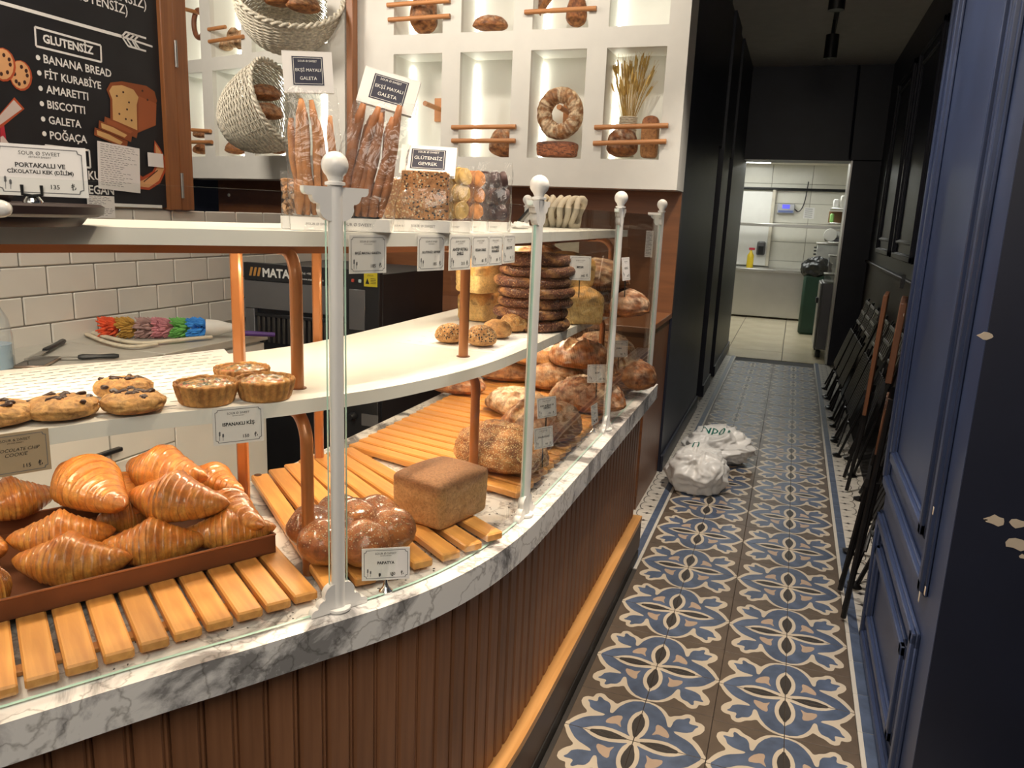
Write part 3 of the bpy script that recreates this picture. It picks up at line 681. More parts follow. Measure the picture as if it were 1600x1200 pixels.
# ------------------------------------------------------------------ bread display units with lit niches
LED = emit('led_strip', (1, .98, .88), 14)
def frame_m(o, ex):
    ex = V(ex).normalized(); ey = V((-ex.y, ex.x, 0))        # ey points into the wall
    M = Matrix.Identity(4)
    for i in range(3): M[i][0] = ex[i]; M[i][1] = ey[i]; M[i][2] = (0, 0, 1)[i]; M[i][3] = V(o)[i]
    return M
def display_unit(M, width, wins, rows, z0, z1, label, depth=.235, th=.03):
    u = thing('bread_display_unit', label, 'display unit', tuple(M @ V((width / 2, 0, z0))))
    def bx(m, x0, x1, y0, y1, a, b):
        m.box(M @ V(((x0 + x1) / 2, (y0 + y1) / 2, (a + b) / 2)), (x1 - x0, y1 - y0, b - a), R=M.to_3x3())
    m = MB(); zs = [z0] + [z for r in rows for z in r] + [z1]
    for i in range(0, len(zs), 2): bx(m, 0, width, 0, th, zs[i], zs[i + 1])
    xs = [0] + [x for w_ in wins for x in w_] + [width]
    for a, b in rows:
        for i in range(0, len(xs), 2): bx(m, xs[i], xs[i + 1], 0, th, a, b)
    part('front_panel', m, MT['wall_white'], u, smooth=0)
    m = MB(); bx(m, 0, width, depth + .002, depth + .02, z0, z1); bx(m, width - .012, width, th, depth, z0, z1); bx(m, 0, .012, th, depth, z0, z1); bx(m, 0, width, th, depth, z0, z0 + .012)
    part('carcass', m, MT['wall_white'], u, smooth=0)
    for a, b in rows:
        for x0, x1 in wins:
            m = MB(); g = .006
            bx(m, x0 - g, x0, th, depth, a - g, b + g); bx(m, x1, x1 + g, th, depth, a - g, b + g); bx(m, x0, x1, th, depth, a - g, a); bx(m, x0, x1, th, depth, b, b + g); bx(m, x0, x1, depth - g, depth, a, b)
            nc = part('niche', m, MT['niche'], u, smooth=0)
            m = MB(); bx(m, x0 + .002, x0 + .010, depth - .018, depth - .008, a + .02, b - .03); part('led_strip', m, LED, nc, smooth=0)
    return u
YD = 4.12
MR = frame_m((-2.45, YD, 0), (1, 0, 0)); WR = 2.45 - .597
winR = [(-2.217 + 2.45, -1.92 + 2.45), (-1.812 + 2.45, -1.512 + 2.45), (-1.409 + 2.45, -1.108 + 2.45), (-1.003 + 2.45, -.70 + 2.45)]
ROWS = [(1.73, 2.272), (2.372, 2.93)]
display_unit(MR, WR, winR, ROWS, 1.583, 2.998, 'white wall display unit of lit bread niches beside the corridor')
dl = V((.966, -.257, 0)).normalized(); DL0 = V((-2.512, 4.09, 0)); WL = 1.75
ML = frame_m(DL0 - dl * WL, dl)
_ix = lambda u: (ML.inverted() @ PL(u, 200, ML @ V((0, 0, 0)), ML.to_3x3() @ V((0, 1, 0)))).x
winL = [(max(.05, _ix(319) - .27), _ix(319)), (_ix(335), _ix(381)), (_ix(397), _ix(446)), (_ix(463), _ix(513))]
display_unit(ML, WL, winL, [(1.727, 2.265), (2.345, 2.9)], 1.585, 2.998, 'white angled wall display unit of bread niches behind the wicker baskets')
b = MB(); b.box((-2.455, 4.075, 2.29), (.045, .05, 1.42), -.1, bev=.004); solo('wood_post', b, MT['frame_wood'], 'narrow brown wooden post between the two white display units', 'post', (-2.455, 4.075, 1.58))
# wood cabinet under the display
cb = thing('wood_cabinet', 'brown wooden back cabinet under the white bread display', 'cabinet', (-1.5, 4.0, 0))
b = MB(); b.box((-1.515, 4.36, 1.255), (1.83, .03, .652)); part('back_panel', b, MT['cab_wood'], cb)
b = MB(); b.box((-1.515, 4.02, .915), (1.83, .70, .03), bev=.003); part('counter_top', b, MT['cab_wood'], cb)
for k in range(4):
    b = MB(); b.box((-2.20 + .457 * k, 3.695, .48), (.45, .02, .80), bev=.003); part('door', b, MT['cab_wood'], cb)
b = MB(); b.box((-1.515, 4.03, .45), (1.81, .64, .90)); part('carcass', b, MT['cab_wood'], cb)
b = MB(); q = ML @ V((WL / 2 - .12, .26, 1.27)); b.box(q, (WL - .62, .03, .63), R=ML.to_3x3()); struct('trim_3', b, MT['cab_wood'])
b = MB(); c = PL(361, 305, q, ML.to_3x3() @ V((0, 1, 0))); c = c + (ML.to_3x3() @ V((0, -.018, 0)));
b.ball(c, .012, 10, sc=(1, .5, 1)); solo('hook', b, MT['white_plastic'], 'small white round knob on the brown panel under the angled display', 'knob', tuple(c))
# dowels across niches (front rails)
def dowel(M, x0, x1, z, label, n, y=-.012, tilt=0):
    m = MB(); a = M @ V((x0, y, z - tilt)); c = M @ V((x1, y, z + tilt)); m.tube([a, c], .0125, 10)
    return solo('wooden_dowel', m, MT['dowel'], label, 'dowel', tuple((a + c) / 2), group=n)
def winx(M, u, z, right=True):
    n = M.to_3x3() @ V((0, 1, 0)); p = PL(u, z, M @ V((0, 0, 0)), n); return p
def on_unit(M, u, v, dep=0):
    n = M.to_3x3() @ V((0, 1, 0)); p = PL(u, v, M @ V((0, dep, 0)), n); return M.inverted() @ p
def dowel_px(M, u0, v0, u1, v1, label, g):
    p, q = on_unit(M, u0, v0, -.012), on_unit(M, u1, v1, -.012)
    return dowel(M, p.x, q.x, (p.z + q.z) / 2, label, g, tilt=(q.z - p.z) / 2)
G1 = 'wooden dowels across the lit niches'
for a in ((929, 199, 1044, 196, 'wooden dowel across the wheat niche, upper of two'), (927, 224, 1041, 221, 'wooden dowel across the wheat niche, lower of two'),
          (706, 199, 806, 198, 'wooden dowel across the niche left of the ring loaf, upper of two'), (706, 220, 805, 220, 'wooden dowel across the niche left of the ring loaf, lower of two'),
          (605, 8, 703, 1, 'wooden dowel across the top left niche with a dark loaf, upper of two'), (607, 31, 703, 25, 'wooden dowel across the top left niche with a dark loaf, lower of two'),
          (820, 19, 932, 13, 'wooden dowel holding baguettes in the top row niche'),):
    dowel_px(MR, *a, G1)
for a in ((326, 46, 352, 42, 'short wooden dowel by the upper basket, upper of two'), (327, 65, 380, 57, 'short wooden dowel by the upper basket, lower of two'),
          (300, 203, 329, 205, 'wooden dowel in the far left niche by the menu frame, upper of two'), (300, 222, 331, 222, 'wooden dowel in the far left niche by the menu frame, lower of two')):
    dowel_px(ML, *a, G1)
# pegs on square blocks inside two niches
def peg(M, u, v, label):
    p = on_unit(M, u, v, .22); o = thing('wooden_peg', label, 'peg', tuple(M @ V((p.x, .228, p.z))))
    m = MB(); m.box(M @ V((p.x, .219, p.z)), (.085, .018, .13), R=M.to_3x3(), bev=.003); part('block', m, MT['dowel'], o)
    m = MB(); m.tube([M @ V((p.x, .21, p.z)), M @ V((p.x - .01, .02, p.z + .01))], .014, 10); part('rod', m, MT['dowel'], o)
peg(MR, 690, 172, 'wooden peg on a square block in the left lit niche'); peg(MR, 892, 178, 'wooden peg behind the ring loaf')
# ------------------------------------------------------------------ menu board
bo = thing('menu_board', 'black menu board with white lettering and painted pastries on the left wall', 'menu board', (-2.44, 1.6, 1.4))
XB = -2.425
b = MB(); b.box((-2.437, 1.52, 2.20), (.022, 2.16, 1.60)); part('board', b, MT['board'], bo)
b = MB(); b.box((-2.432, 2.622, 2.20), (.05, .065, 1.62), bev=.004); part('frame', b, MT['frame_wood'], bo)
b = MB(); b.box((-2.440, 2.695, 2.20), (.06, .075, 1.62), bev=.004); part('door_stile', b, MT['frame_wood'], bo)
for z in (1.49, 2.0):
    b = MB(); b.tube([(-2.403, 2.657, z - .05), (-2.403, 2.657, z + .05)], .006, 8); part('hinge', b, MT['steel'], bo, label='steel hinge')
EY, EZ, OB = V((0, 1, 0)), V((0, 0, 1)), V((XB, 0, 0))
def bp(u, v): p = PX(u, v, XB); return (p.y, p.z)
def btext(mb, s, u0, v0, u1, v1, bold=.0, mi=0):
    a, c = bp(u0, v0), bp(u1, v1); ex = V((0, c[0] - a[0], c[1] - a[1]))
    write(mb, s, V((XB, a[0], a[1])), EY, EZ, width=ex.length, align='L', bold=bold, lift=.0012, mi=mi)
m = MB()
for s, *a, bo_ in (('(GLUTENSİZ)', 128, -19, 228, 8, .01), ('(GLUTENSİZ)', 100, -8, 199, 19, .01), ('GLUTENSİZ', 67, 66, 146, 86, .035), ('BANANA BREAD', 68, 98, 174, 122, .02), ('FİT KURABİYE', 70, 122, 158, 140, .02), ('AMARETTI', 72, 145, 138, 158, .02), ('BISCOTTI', 74, 169, 133, 179, .02), ('GALETA', 76, 193, 127, 201, .02), ('POĞAÇA', 78, 217, 136, 224, .02), ('KURABİYE', 138, 280, 205, 284, .02), ('VEGAN', 128, 302, 178, 304, .02)):
    m = MB(); btext(m, s, *a, bo_); part('lettering', m, MT['chalk'], bo, smooth=0, fix=False)
m = MB()
for u, v in ((59, 90), (61, 114), (63, 138), (65, 162), (67, 186), (69, 209)):
    y, z = bp(u, v); poly2d(m, OB, EY, EZ, [(y + .0085 * math.cos(k), z + .0085 * math.sin(k)) for k in [i * math.pi / 5 for i in range(10)]], lift=.0012)
part('bullet_points', m, MT['chalk'], bo, smooth=0, fix=False, kind='stuff')
m = MB()
def bl(m, a, c, t=.008, mi=0, lift=.0012): line2d(m, OB, EY, EZ, bp(*a), bp(*c), t, mi, lift)
for P_ in ([(54, 42), (157, 71), (158, 97), (56, 72)], [(70, 227), (139, 235), (141, 262), (72, 256)]):
    m = MB()
    for i in range(4): bl(m, P_[i], P_[(i + 1) % 4], .007)
    part('printed_frame', m, MT['chalk'], bo, smooth=0, fix=False)
m = MB()
bl(m, (-10, 1), (190, 57), .011); bl(m, (190, 57), (238, 73), .007)
for a, c in (((190, 57), (196, 50)), ((196, 50), (228, 60)), ((190, 57), (200, 72)), ((200, 72), (228, 80)), ((196, 58), (203, 52)), ((203, 61), (210, 54)), ((198, 61), (206, 73)), ((206, 63), (213, 75)), ((210, 65), (218, 77)), ((210, 62), (216, 56))): bl(m, a, c, .007)
part('printed_arrow', m, MT['chalk'], bo, smooth=0, fix=False)
m = MB(); bl(m, (150, 319), (253, 323), .012)
part('printed_arrow', m, MT['chalk'], bo, smooth=0, fix=False)
PR = [plain('print_' + n, c, .6, var=.06) for n, c in (('crust', (.25, .065, .018)), ('crumb', (.60, .37, .15)), ('cookie', (.68, .36, .16)), ('rim', (.42, .07, .02)), ('choc', (.05, .015, .01)), ('band', (.33, .09, .03)), ('red', (.45, .02, .04)), ('pale', (.60, .50, .46)))]
m = MB()
def bpoly(pts, mi, lift): poly2d(m, OB, EY, EZ, [bp(*p) for p in pts], mi, lift)
def bdisc(u, v, ru, rv, mi, lift, n=16): bpoly([(u + ru * math.cos(a), v + rv * math.sin(a) + .2 * ru * math.cos(a)) for a in [i * 2 * math.pi / n for i in range(n)]], mi, lift)
for u, v, r in ((32, 118, 18), (4, 101, 20)):        # cookies
    m = MB()
    L_ = .0012 if u > 20 else .0022
    bdisc(u, v, r, r * 1.32, 3, L_); bdisc(u - 1, v - 1, r * .88, r * 1.2, 2, L_ + .0003)
    for q in range(7):
        an = q * 2.4; bdisc(u + r * .55 * math.cos(an), v + r * .75 * math.sin(an), 2.6, 3.4, 4, L_ + .0006, 8)
    part('painted_cookie', m, PR, bo, smooth=0, fix=False)
m = MB()
bpoly([(-20, 200), (22, 152), (38, 170), (6, 196), (-20, 214)], 3, .0012); bpoly([(-20, 202), (21, 156), (34, 170), (4, 192), (-20, 208)], 7, .0015); bpoly([(0, 200), (6, 196), (10, 222), (0, 228)], 6, .0012); bpoly([(0, 214), (4, 212), (20, 232), (0, 236)], 7, .0016)
part('painted_jar', m, PR, bo, smooth=0, fix=False)
m = MB()
bpoly([(166, 140), (172, 129), (190, 127), (228, 134), (241, 143), (245, 158), (243, 163), (243, 196), (214, 208), (208, 213), (172, 190), (172, 155)], 0, .0012)
bpoly([(170, 142), (175, 134), (190, 133), (208, 140), (216, 152), (213, 164), (214, 205), (176, 188), (175, 155)], 1, .0015)
bpoly([(216, 150), (244, 162), (243, 195), (216, 206)], 5, .0014)
for u, v in ((192, 144), (182, 150), (201, 160), (198, 171), (186, 178), (205, 188), (196, 186), (222, 142), (230, 156)): bdisc(u, v, 1.6, 1.8, 4, .0018, 7)
for k, (u, v) in enumerate(((163, 186), (154, 192), (147, 203))):
    bpoly([(u, v - 4), (u + 20, v + 4), (u + 52, v + 18), (u + 50, v + 30), (u + 40, v + 26), (u - 1, v + 8)], 0, .002 + .0005 * k); bpoly([(u + 3, v), (u + 22, v + 7), (u + 44, v + 19), (u + 40, v + 23), (u + 4, v + 8)], 1 if k else 5, .0022 + .0005 * k)
part('painted_loaf', m, PR, bo, smooth=0, fix=False)
m = MB()
bpoly([(241, 219), (250, 232), (258, 248), (259, 266), (250, 286), (233, 297), (214, 295), (208, 285), (212, 268), (222, 276), (238, 268), (244, 255), (240, 236)], 3, .0012); bpoly([(242, 224), (250, 236), (255, 250), (256, 264), (248, 282), (232, 293), (216, 291), (212, 284), (222, 282), (240, 272), (247, 256), (243, 238)], 2, .0015)
for a, c in (((222, 276), (236, 268)), ((224, 284), (246, 266)), ((244, 240), (248, 256))): bl(m, a, c, .004, 4, .0019)
part('painted_bun', m, PR, bo, smooth=0, fix=False)
def note(u0, v0, u1, v1, label, lines, tiltu=0):
    a, c = PX(u0, v0, -2.418), PX(u1, v1, -2.418)
    o = MB(); o.box((-2.4195, (a.y + c.y) / 2, (a.z + c.z) / 2), (.0012, c.y - a.y, a.z - c.z), R=Matrix.Rotation(math.radians(tiltu), 3, 'X'))
    n = solo('paper_note', o, MT['card'], label, 'note', (-2.4195, (a.y + c.y) / 2, c.z), smooth=0)
    if lines:
        q = MB(); r = random.Random(lines); ctr = V((-2.4188, (a.y + c.y) / 2, (a.z + c.z) / 2)); W_, H_ = c.y - a.y, a.z - c.z
        rt = Matrix.Rotation(math.radians(tiltu), 3, 'X')
        for i in range(lines):
            x = -W_ * .44; z = H_ * (.45 - .9 * i / lines); e = W_ * r.uniform(.0, .44)
            while x < e:
                l = r.uniform(.008, .022); line2d(q, ctr, rt @ EY, rt @ EZ, (x, z + r.uniform(-.001, .001)), (min(x + l, W_ * .46), z + r.uniform(-.002, .001)), .0016, 0, .0002); x += l + .006
        part('handwriting', q, MT['ink_grey'], n, smooth=0, fix=False)
    return n
note(151, 222, 221, 300, 'white handwritten paper sheet taped over the menu board', 19, -3)
note(231, 238, 256, 262, 'small white note taped on the painted ring bun', 0)
note(136, 305, 181, 341, 'small grey printed paper at the bottom of the menu board', 12)
# ------------------------------------------------------------------ baked goods
def N3(p, s=1, seed=0): return noise.noise(V((p[0] * s + seed * 13.7, p[1] * s - seed * 7.1, p[2] * s + seed * 3.3)))
def fb(p, s=1, seed=0, o=3):
    a, t, k = 0, 1, 1
    for i in range(o): a += N3(p, s * k, seed + i) * t; t *= .5; k *= 2.1
    return a
def mixc(a, b, t): t = max(0, min(1, t)); return tuple(x + (y - x) * t for x, y in zip(a, b))
def sphere_grid(fn, nu, nv):
    """fn(unit vector) -> point, colour"""
    m = MB(); cols = []
    for j in range(nv + 1):
        th = math.pi * j / nv
        for i in range(nu):
            ph = 2 * math.pi * i / nu
            p, c = fn(V((math.sin(th) * math.cos(ph), math.sin(th) * math.sin(ph), math.cos(th))))
            m.v.append(tuple(p)); cols.append((*c[:3], c[3] if len(c) > 3 else 0))
    for j in range(nv):
        for i in range(nu):
            k = (i + 1) % nu; m.f.append((j * nu + i, (j + 1) * nu + i, (j + 1) * nu + k, j * nu + k)); m.m.append(0)
    m.c = cols; return m
DK, MD, GD, FL, CR = (.14, .048, .017), (.33, .125, .04), (.50, .24, .085), (.74, .62, .47), (.62, .44, .24)
def loaf_mesh(a, b, h, seed, pal=(DK, MD, GD), flour=0, scores=(), cracks=.0, seeds=0, seedtop=None, rough=.05, nu=96, nv=60, flat=.45, square=2.2):
    """round or long loaf: half axes a, b and full height h; scores are (centre, direction, half length, width) cuts in plan"""
    def fn(u):
        x, y, z = u
        k = (abs(x) ** square + abs(y) ** square + abs(z) ** 2.1) ** (-1 / 2.15)
        q = V((x, y, z)) * k
        d = 1 + rough * fb(u, 1.6, seed) + rough * .45 * fb(u, 5, seed + 5) + rough * .22 * fb(u, 14, seed + 6, 2)
        zz = q.z * (1 if q.z > 0 else flat)
        c = mixc(pal[0], pal[1], .5 + 1.3 * fb(u, 3.0, seed + 9, 6)); c = mixc(c, pal[2], .25 + 1.2 * N3(u, 3.5, seed + 21) - .35 * max(0, z) + .25 * max(0, -z + .2))
        dz = 0
        for (cx, cy), ang, hl, wd in scores:
            dx, dy = q.x - cx, q.y - cy; e = dx * math.cos(ang) + dy * math.sin(ang); g = -dx * math.sin(ang) + dy * math.cos(ang)
            g += .10 * N3((e, g, 0), 3, seed + 2)
            if z > -.1 and abs(e) < hl:
                w_ = wd * (1 - (e / hl) ** 2) ** .5 + 1e-4
                if abs(g) < w_ * 1.9:
                    t = abs(g) / w_
                    dz += -.075 * max(0, 1 - t * t) + .07 * math.exp(-((t - 1.25) / .3) ** 2)
                    if t < 1: c = mixc(c, CR if N3(u, 8, seed) > -.1 else pal[2], .85 * (1 - t * t) + .2)
                    elif t < 1.5: c = mixc(c, pal[0], .6)
        if cracks:
            r = 1 - abs(fb(u, 3.2, seed + 31, 3)) * 5
            if r > 0 and z > -.15: dz -= .03 * r * cracks; c = mixc(c, CR if seed % 2 else pal[0], .75 * r * cracks)
        if flour:
            f = flour * (.45 + 1.7 * fb(u, 4, seed + 41, 6)) * max(0, min(1, z * 1.6 + .35))
            c = mixc(c, FL, f)
        al = seeds * max(0, min(1, (z + .25) * 2.5)) if seeds else 0
        if seedtop: al = seedtop(u)
        d += dz * max(0, z + .25)
        return V((q.x * a * d, q.y * b * d, (zz * d) * h / (1 + flat) + h * flat / (1 + flat))), (*c, al)
    return sphere_grid(fn, nu, nv)
def put(name, m, mat, label, cat, p, rz=0, group=None, tilt=None):
    o = solo(name, m, MT[mat] if isinstance(mat, str) else mat, label, cat, (0, 0, 0), 0, group, world=False, smooth=180, fix=False)
    R = Matrix.Rotation(rz, 4, 'Z')
    if tilt: R = Matrix.Rotation(tilt[1], 4, V(tilt[0])) @ R
    o.matrix_basis = Matrix.Translation(V(p)) @ R; XF[o.name] = o.matrix_basis.copy(); return o
# ---- croissants
def croissant_mesh(L, Rr, seed, bend=.18, nu=150, nv=30, turns=8.5, hump=1.0):
    r = random.Random(seed); m = MB(); cols = []
    c1, c2, c3, c4 = (.74, .315, .048), (.57, .185, .026), (.34, .095, .015), (.86, .50, .125)
    ph0 = r.uniform(0, 1); sk = r.uniform(.5, .9)
    for i in range(nu + 1):
        s = -1 + 2 * i / nu; a = abs(s)
        env = max(.0, (1 - a ** 1.3)) ** .95 * .88 + .19 * (1 - a ** 12); env = env * (1 - .06 * math.exp(-((a - .66) / .08) ** 2))
        if a > .985: env *= max(0.02, (1 - a) / .015)
        for k in range(nv):
            th = 2 * math.pi * k / nv
            q = a * turns + .32 * math.sin(th * 1 + (1 if s > 0 else 2.4)) * sk + ph0 + .18 * N3((s * 3, math.cos(th), math.sin(th)), 1.3, seed)
            fr = q - math.floor(q)
            step = (.075 * (1 - fr) ** 1.4 - .025) * (1 - a * .3)
            rad = Rr * env * (1 + step + .03 * N3((s * 4, math.cos(th), math.sin(th)), 2, seed + 3)) * (1 + .02 * N3((s * 40, th * 1.5, 0), 1, seed))
            pk = 1 + .22 * math.exp(-(s / .22) ** 2); y = math.cos(th) * rad * (1 + .06 * math.exp(-(s / .25) ** 2)); z = math.sin(th) * rad * .88 * hump * (pk if math.sin(th) > 0 else 1)
            if z < -Rr * .45: z = -Rr * .45 - (abs(z) - Rr * .45) * .25
            x = s * L / 2; y += bend * L * (s * s - .25) * .5
            m.v.append((x, y, z + Rr * .55))
            fine = N3((s * 55, th * .8, seed), 1, seed + 4); med = N3((s * 10, math.cos(th) * 1.5, math.sin(th) * 1.5), 1, seed + 7)
            c = mixc(c1, c4, .35 + .9 * med + .4 * fine)
            c = mixc(c, c2, .35 + .7 * N3((s * 5, math.cos(th), math.sin(th)), 1.7, seed + 11) + .35 * max(0, math.sin(th)) + .4 * fine)
            edge = math.exp(-(fr / .12) ** 2) + .8 * math.exp(-((1 - fr) / .08) ** 2)
            e2 = q * 2.7 + .4 * med; e2 = e2 - math.floor(e2); c = mixc(c, c3, .72 * edge * (.45 + .8 * max(0, med + .4)) + .30 * math.exp(-((e2 - .5) / .16) ** 2)); c = mixc(c, c2, .75 * max(0, (a - .84) / .16))
            cols.append((*c, 0))
    for i in range(nu):
        for k in range(nv):
            l = (k + 1) % nv; m.f.append((i * nv + k, i * nv + l, (i + 1) * nv + l, (i + 1) * nv + k)); m.m.append(0)
    m.f += [tuple(range(nv - 1, -1, -1)), tuple(nu * nv + k for k in range(nv))]; m.m += [0, 0]
    m.c = cols; return m
# tray
TC = PZ(430, 829, .832); TC = V((TC.x, TC.y, 0)); tu = V((-.50, -.86, 0)).normalized(); tv = V((-tu.y * -1, -tu.x, 0)); tv = V((-.86, .50, 0)).normalized()
tray = thing('baking_tray', 'brown metal baking tray full of croissants', 'tray', tuple(TC + tu * .3 + tv * .17 + V((0, 0, ZL))))
TL, TW, TH = .60, .36, .036
Mt = Matrix.Identity(4)
for i in range(3): Mt[i][0] = tu[i]; Mt[i][1] = tv[i]; Mt[i][2] = (0, 0, 1)[i]; Mt[i][3] = (TC + V((0, 0, ZL + .0005)))[i]
R3 = Mt.to_3x3()
m = MB(); m.box(Mt @ V((TL / 2, TW / 2, .0015)), (TL, TW, .003), R=R3); part('base', m, MT['tray'], tray)
for nm, c, s_ in (('wall', (TL / 2, .001, TH / 2), (TL, .002, TH)), ('wall', (TL / 2, TW - .001, TH / 2), (TL, .002, TH)), ('wall', (.001, TW / 2, TH / 2), (.002, TW, TH)), ('wall', (TL - .001, TW / 2, TH / 2), (.002, TW, TH))):
    m = MB(); m.box(Mt @ V(c), s_, R=R3); part(nm, m, MT['tray'], tray)
m = MB(); m.tube([Mt @ V(p) for p in ((0, 0, TH), (TL, 0, TH), (TL, TW, TH), (0, TW, TH))], .0022, 6, closed=True); part('rim', m, plain('tray_rim', (.45, .25, .16), .3, .7), tray, label='worn bare rim')
CG_ = 'croissants on the baking tray'
def crois(A, B, z, Rr, seed, label, dz=0, roll=0, bend=.16, za=None, zb=None, flip=1):
    p, q = PZ(*A, za or z), PZ(*B, zb or z); d = q - p; L = d.length * 1.02; c = (p + q) / 2
    x = d.normalized(); y = V((0, 0, 1)).cross(x).normalized() * flip; x = x * flip if 0 else x; zz = x.cross(y)
    if zz.z < 0: zz = -zz
    y = zz.cross(x)
    Mx = Matrix.Identity(4)
    for i in range(3): Mx[i][0] = x[i]; Mx[i][1] = y[i]; Mx[i][2] = zz[i]
    Mx = Matrix.Translation(c + V((0, 0, -Rr * .55 + dz))) @ Mx @ Matrix.Translation((0, 0, Rr * .55)) @ Matrix.Rotation(roll, 4, 'X') @ Matrix.Translation((0, 0, -Rr * .55))
    o = solo('croissant', croissant_mesh(L, Rr, seed, bend * flip), MT['croissant'], label, 'croissant', (0, 0, 0), 0, CG_, world=False, smooth=180, fix=False)
    o.matrix_basis = Mx; return o
zb_ = ZL + .004 + .034
crois((14, 880), (203, 876), zb_, .046, 1, 'front croissant nearest the tray rim, left of two along it')
crois((152, 858), (322, 846), zb_, .045, 2, 'front croissant along the tray rim, right of the nearest one')
crois((8, 852), (180, 836), zb_ + .012, .043, 3, 'croissant in the second row, lying behind the nearest one', dz=.006)
crois((280, 838), (431, 826), zb_, .040, 4, 'croissant at the right front corner of the tray')
crois((-60, 800), (90, 770), zb_ + .02, .046, 5, 'croissant at the left edge of the pile, half out of view')
crois((150, 815), (240, 800), zb_ + .01, .040, 6, 'croissant in the middle of the pile, mostly covered by others', bend=.05)
crois((322, 775), (402, 824), zb_ + .022, .040, 7, 'croissant at the right rear edge of the tray, pointing to the camera')
crois((300, 735), (372, 770), zb_ + .03, .036, 8, 'small croissant at the right rear, behind the top pair')
crois((96, 730), (188, 792), zb_ + .072, .053, 9, 'fat finely ridged croissant on top of the pile, pointing down to the right', bend=.05)
crois((194, 728), (318, 748), zb_ + .075, .049, 10, 'croissant on top at the back, below the spinach quiche tag')
crois((197, 775), (353, 790), zb_ + .055, .050, 11, 'shiny croissant on top at the right, in front of the back one')
crois((178, 745), (215, 800), zb_ + .03, .038, 12, 'croissant showing only its side between the two top ones', bend=.02)
crois((-45, 925), (18, 905), zb_, .042, 13, 'croissant cut off by the left picture edge at the tray front')
crois((-80, 850), (5, 862), zb_ + .01, .04, 14, 'croissant tip reaching in from the left edge of the tray')
# ---- braided bun (seven balls) and square loaf
BR = lambda u, s: None
c0 = PZ(549, 825, ZL + .045); bun = thing('braided_bun', 'glossy brown flower bun of seven sesame balls behind the nearest post', 'bun', (c0.x, c0.y, ZL))
def ballmesh(c, r, seed, sc=(1, 1, .86)):
    def fn(u):
        d = 1 + .07 * fb(u, 1.3, seed); z = u.z
        c_ = mixc((.44, .155, .036), (.25, .068, .016), .55 + .9 * fb(u, 1.8, seed + 3)); c_ = mixc(c_, (.66, .40, .12), max(0, -z * 1.5 - .35))
        return V((c.x + u.x * r * d * sc[0], c.y + u.y * r * d * sc[1], c.z + u.z * r * d * sc[2])), (*c_, .6 * max(0, min(1, z * 1.5 + .2)))
    return sphere_grid(fn, 36, 22)
sd = 1
for k in range(7):
    if k == 0: p = V((c0.x, c0.y, ZL + .056)); r = .053
    else: an = k * math.pi / 3 + .35; p = V((c0.x + .074 * math.cos(an), c0.y + .074 * math.sin(an), ZL + .044)); r = .049
    sd += 3; part('dough_ball', ballmesh(p, r, sd), MT['brioche'], bun, smooth=180, fix=False)
def brick_loaf(L, W, H, seed, pal, dome=.28, top=None, rough=.02, n=7.0, res=(64, 40)):
    def fn(u):
        k = (abs(u.x) ** n + abs(u.y) ** n + abs(u.z) ** n) ** (-1 / n); q = u * k
        z = q.z; d = 1 + rough * fb(u, 2.2, seed) + rough * .6 * fb(u, 7, seed + 4)
        bulge = dome * max(0, z) * (1 - .75 * min(1, q.x * q.x)) * (1 - .6 * min(1, q.y * q.y))
        sp = 1 + .022 * z
        c = mixc(pal[0], pal[1], .5 + .8 * fb(u, 3, seed + 6, 4))
        if z > .45: c = mixc(c, pal[2], min(1, (z - .45) * 2.6 + .5 * N3(u, 4, seed)))
        if top: c = top(u, q, c)
        return V((q.x * L / 2 * d * sp, q.y * W / 2 * d * sp, (z + 1) * H / 2 * (1 / (1 + dome * .5)) + bulge * H / 2)), (*c, 0)
    return sphere_grid(fn, *res)
p1, p2, p3 = PZ(686, 834, ZL), PZ(764, 797, ZL), PZ(634, 794, ZL)
cc_ = 0
ax = (V((p2.x, p2.y)) - V((p1.x, p1.y))); an = math.atan2(ax.y, ax.x); L_ = ax.length
dep = V((p3.x - p1.x, p3.y - p1.y)).length * .86
cc = V((p1.x, p1.y, ZL)) + V((ax.x / 2, ax.y / 2, 0)) + V((-math.sin(an), math.cos(an), 0)) * dep / 2
put('square_loaf', brick_loaf(L_ * .97, dep * 1.0, .110, 5, ((.50, .29, .12), (.60, .37, .17), (.33, .16, .07)), .24, n=14, rough=.010, res=(120, 80)), 'bread_fine', 'light brown square tin loaf on the ends of the fan-shaped slats', 'bread loaf', cc, an)
# ---- round loaves on the long rack
LG = 'country loaves on the long slat rack'
def loaf(u, v, z, a, b, h, seed, label, mat='bread', rz=0, tilt=None, **k):
    c = PZ(u, v, z + h * .42)
    return put('country_loaf', loaf_mesh(a, b, h, seed, **k), mat, label, 'bread loaf', (c.x, c.y, z), rz, LG, tilt)
P_L = ((.20, .075, .024), (.42, .185, .06), (.55, .29, .11)); P_R = ((.13, .042, .014), (.30, .105, .03), (.44, .19, .06)); P_F = ((.30, .15, .065), (.50, .30, .15), (.62, .45, .28))
sesa = lambda u: .78 if (u.x * .5 - u.y * .5 + .5 > .25 and u.z > -.45 + .35 * N3(u, 1.5, 3)) else .04
loaf(783, 703, ZL, .132, .098, .112, 21, 'big round sesame crusted loaf nearest the second post', 'bread_sesame', -.35, pal=P_L, scores=[((.05, .15), .5, .7, .22)], seedtop=sesa, rough=.07)
loaf(846, 662, ZL, .135, .088, .125, 22, 'dark crusted loaf with a burst top behind the sesame loaf', rz=1.0, pal=P_R, scores=[((-.2, 0), .3, .75, .25)], cracks=.8, flour=.3)
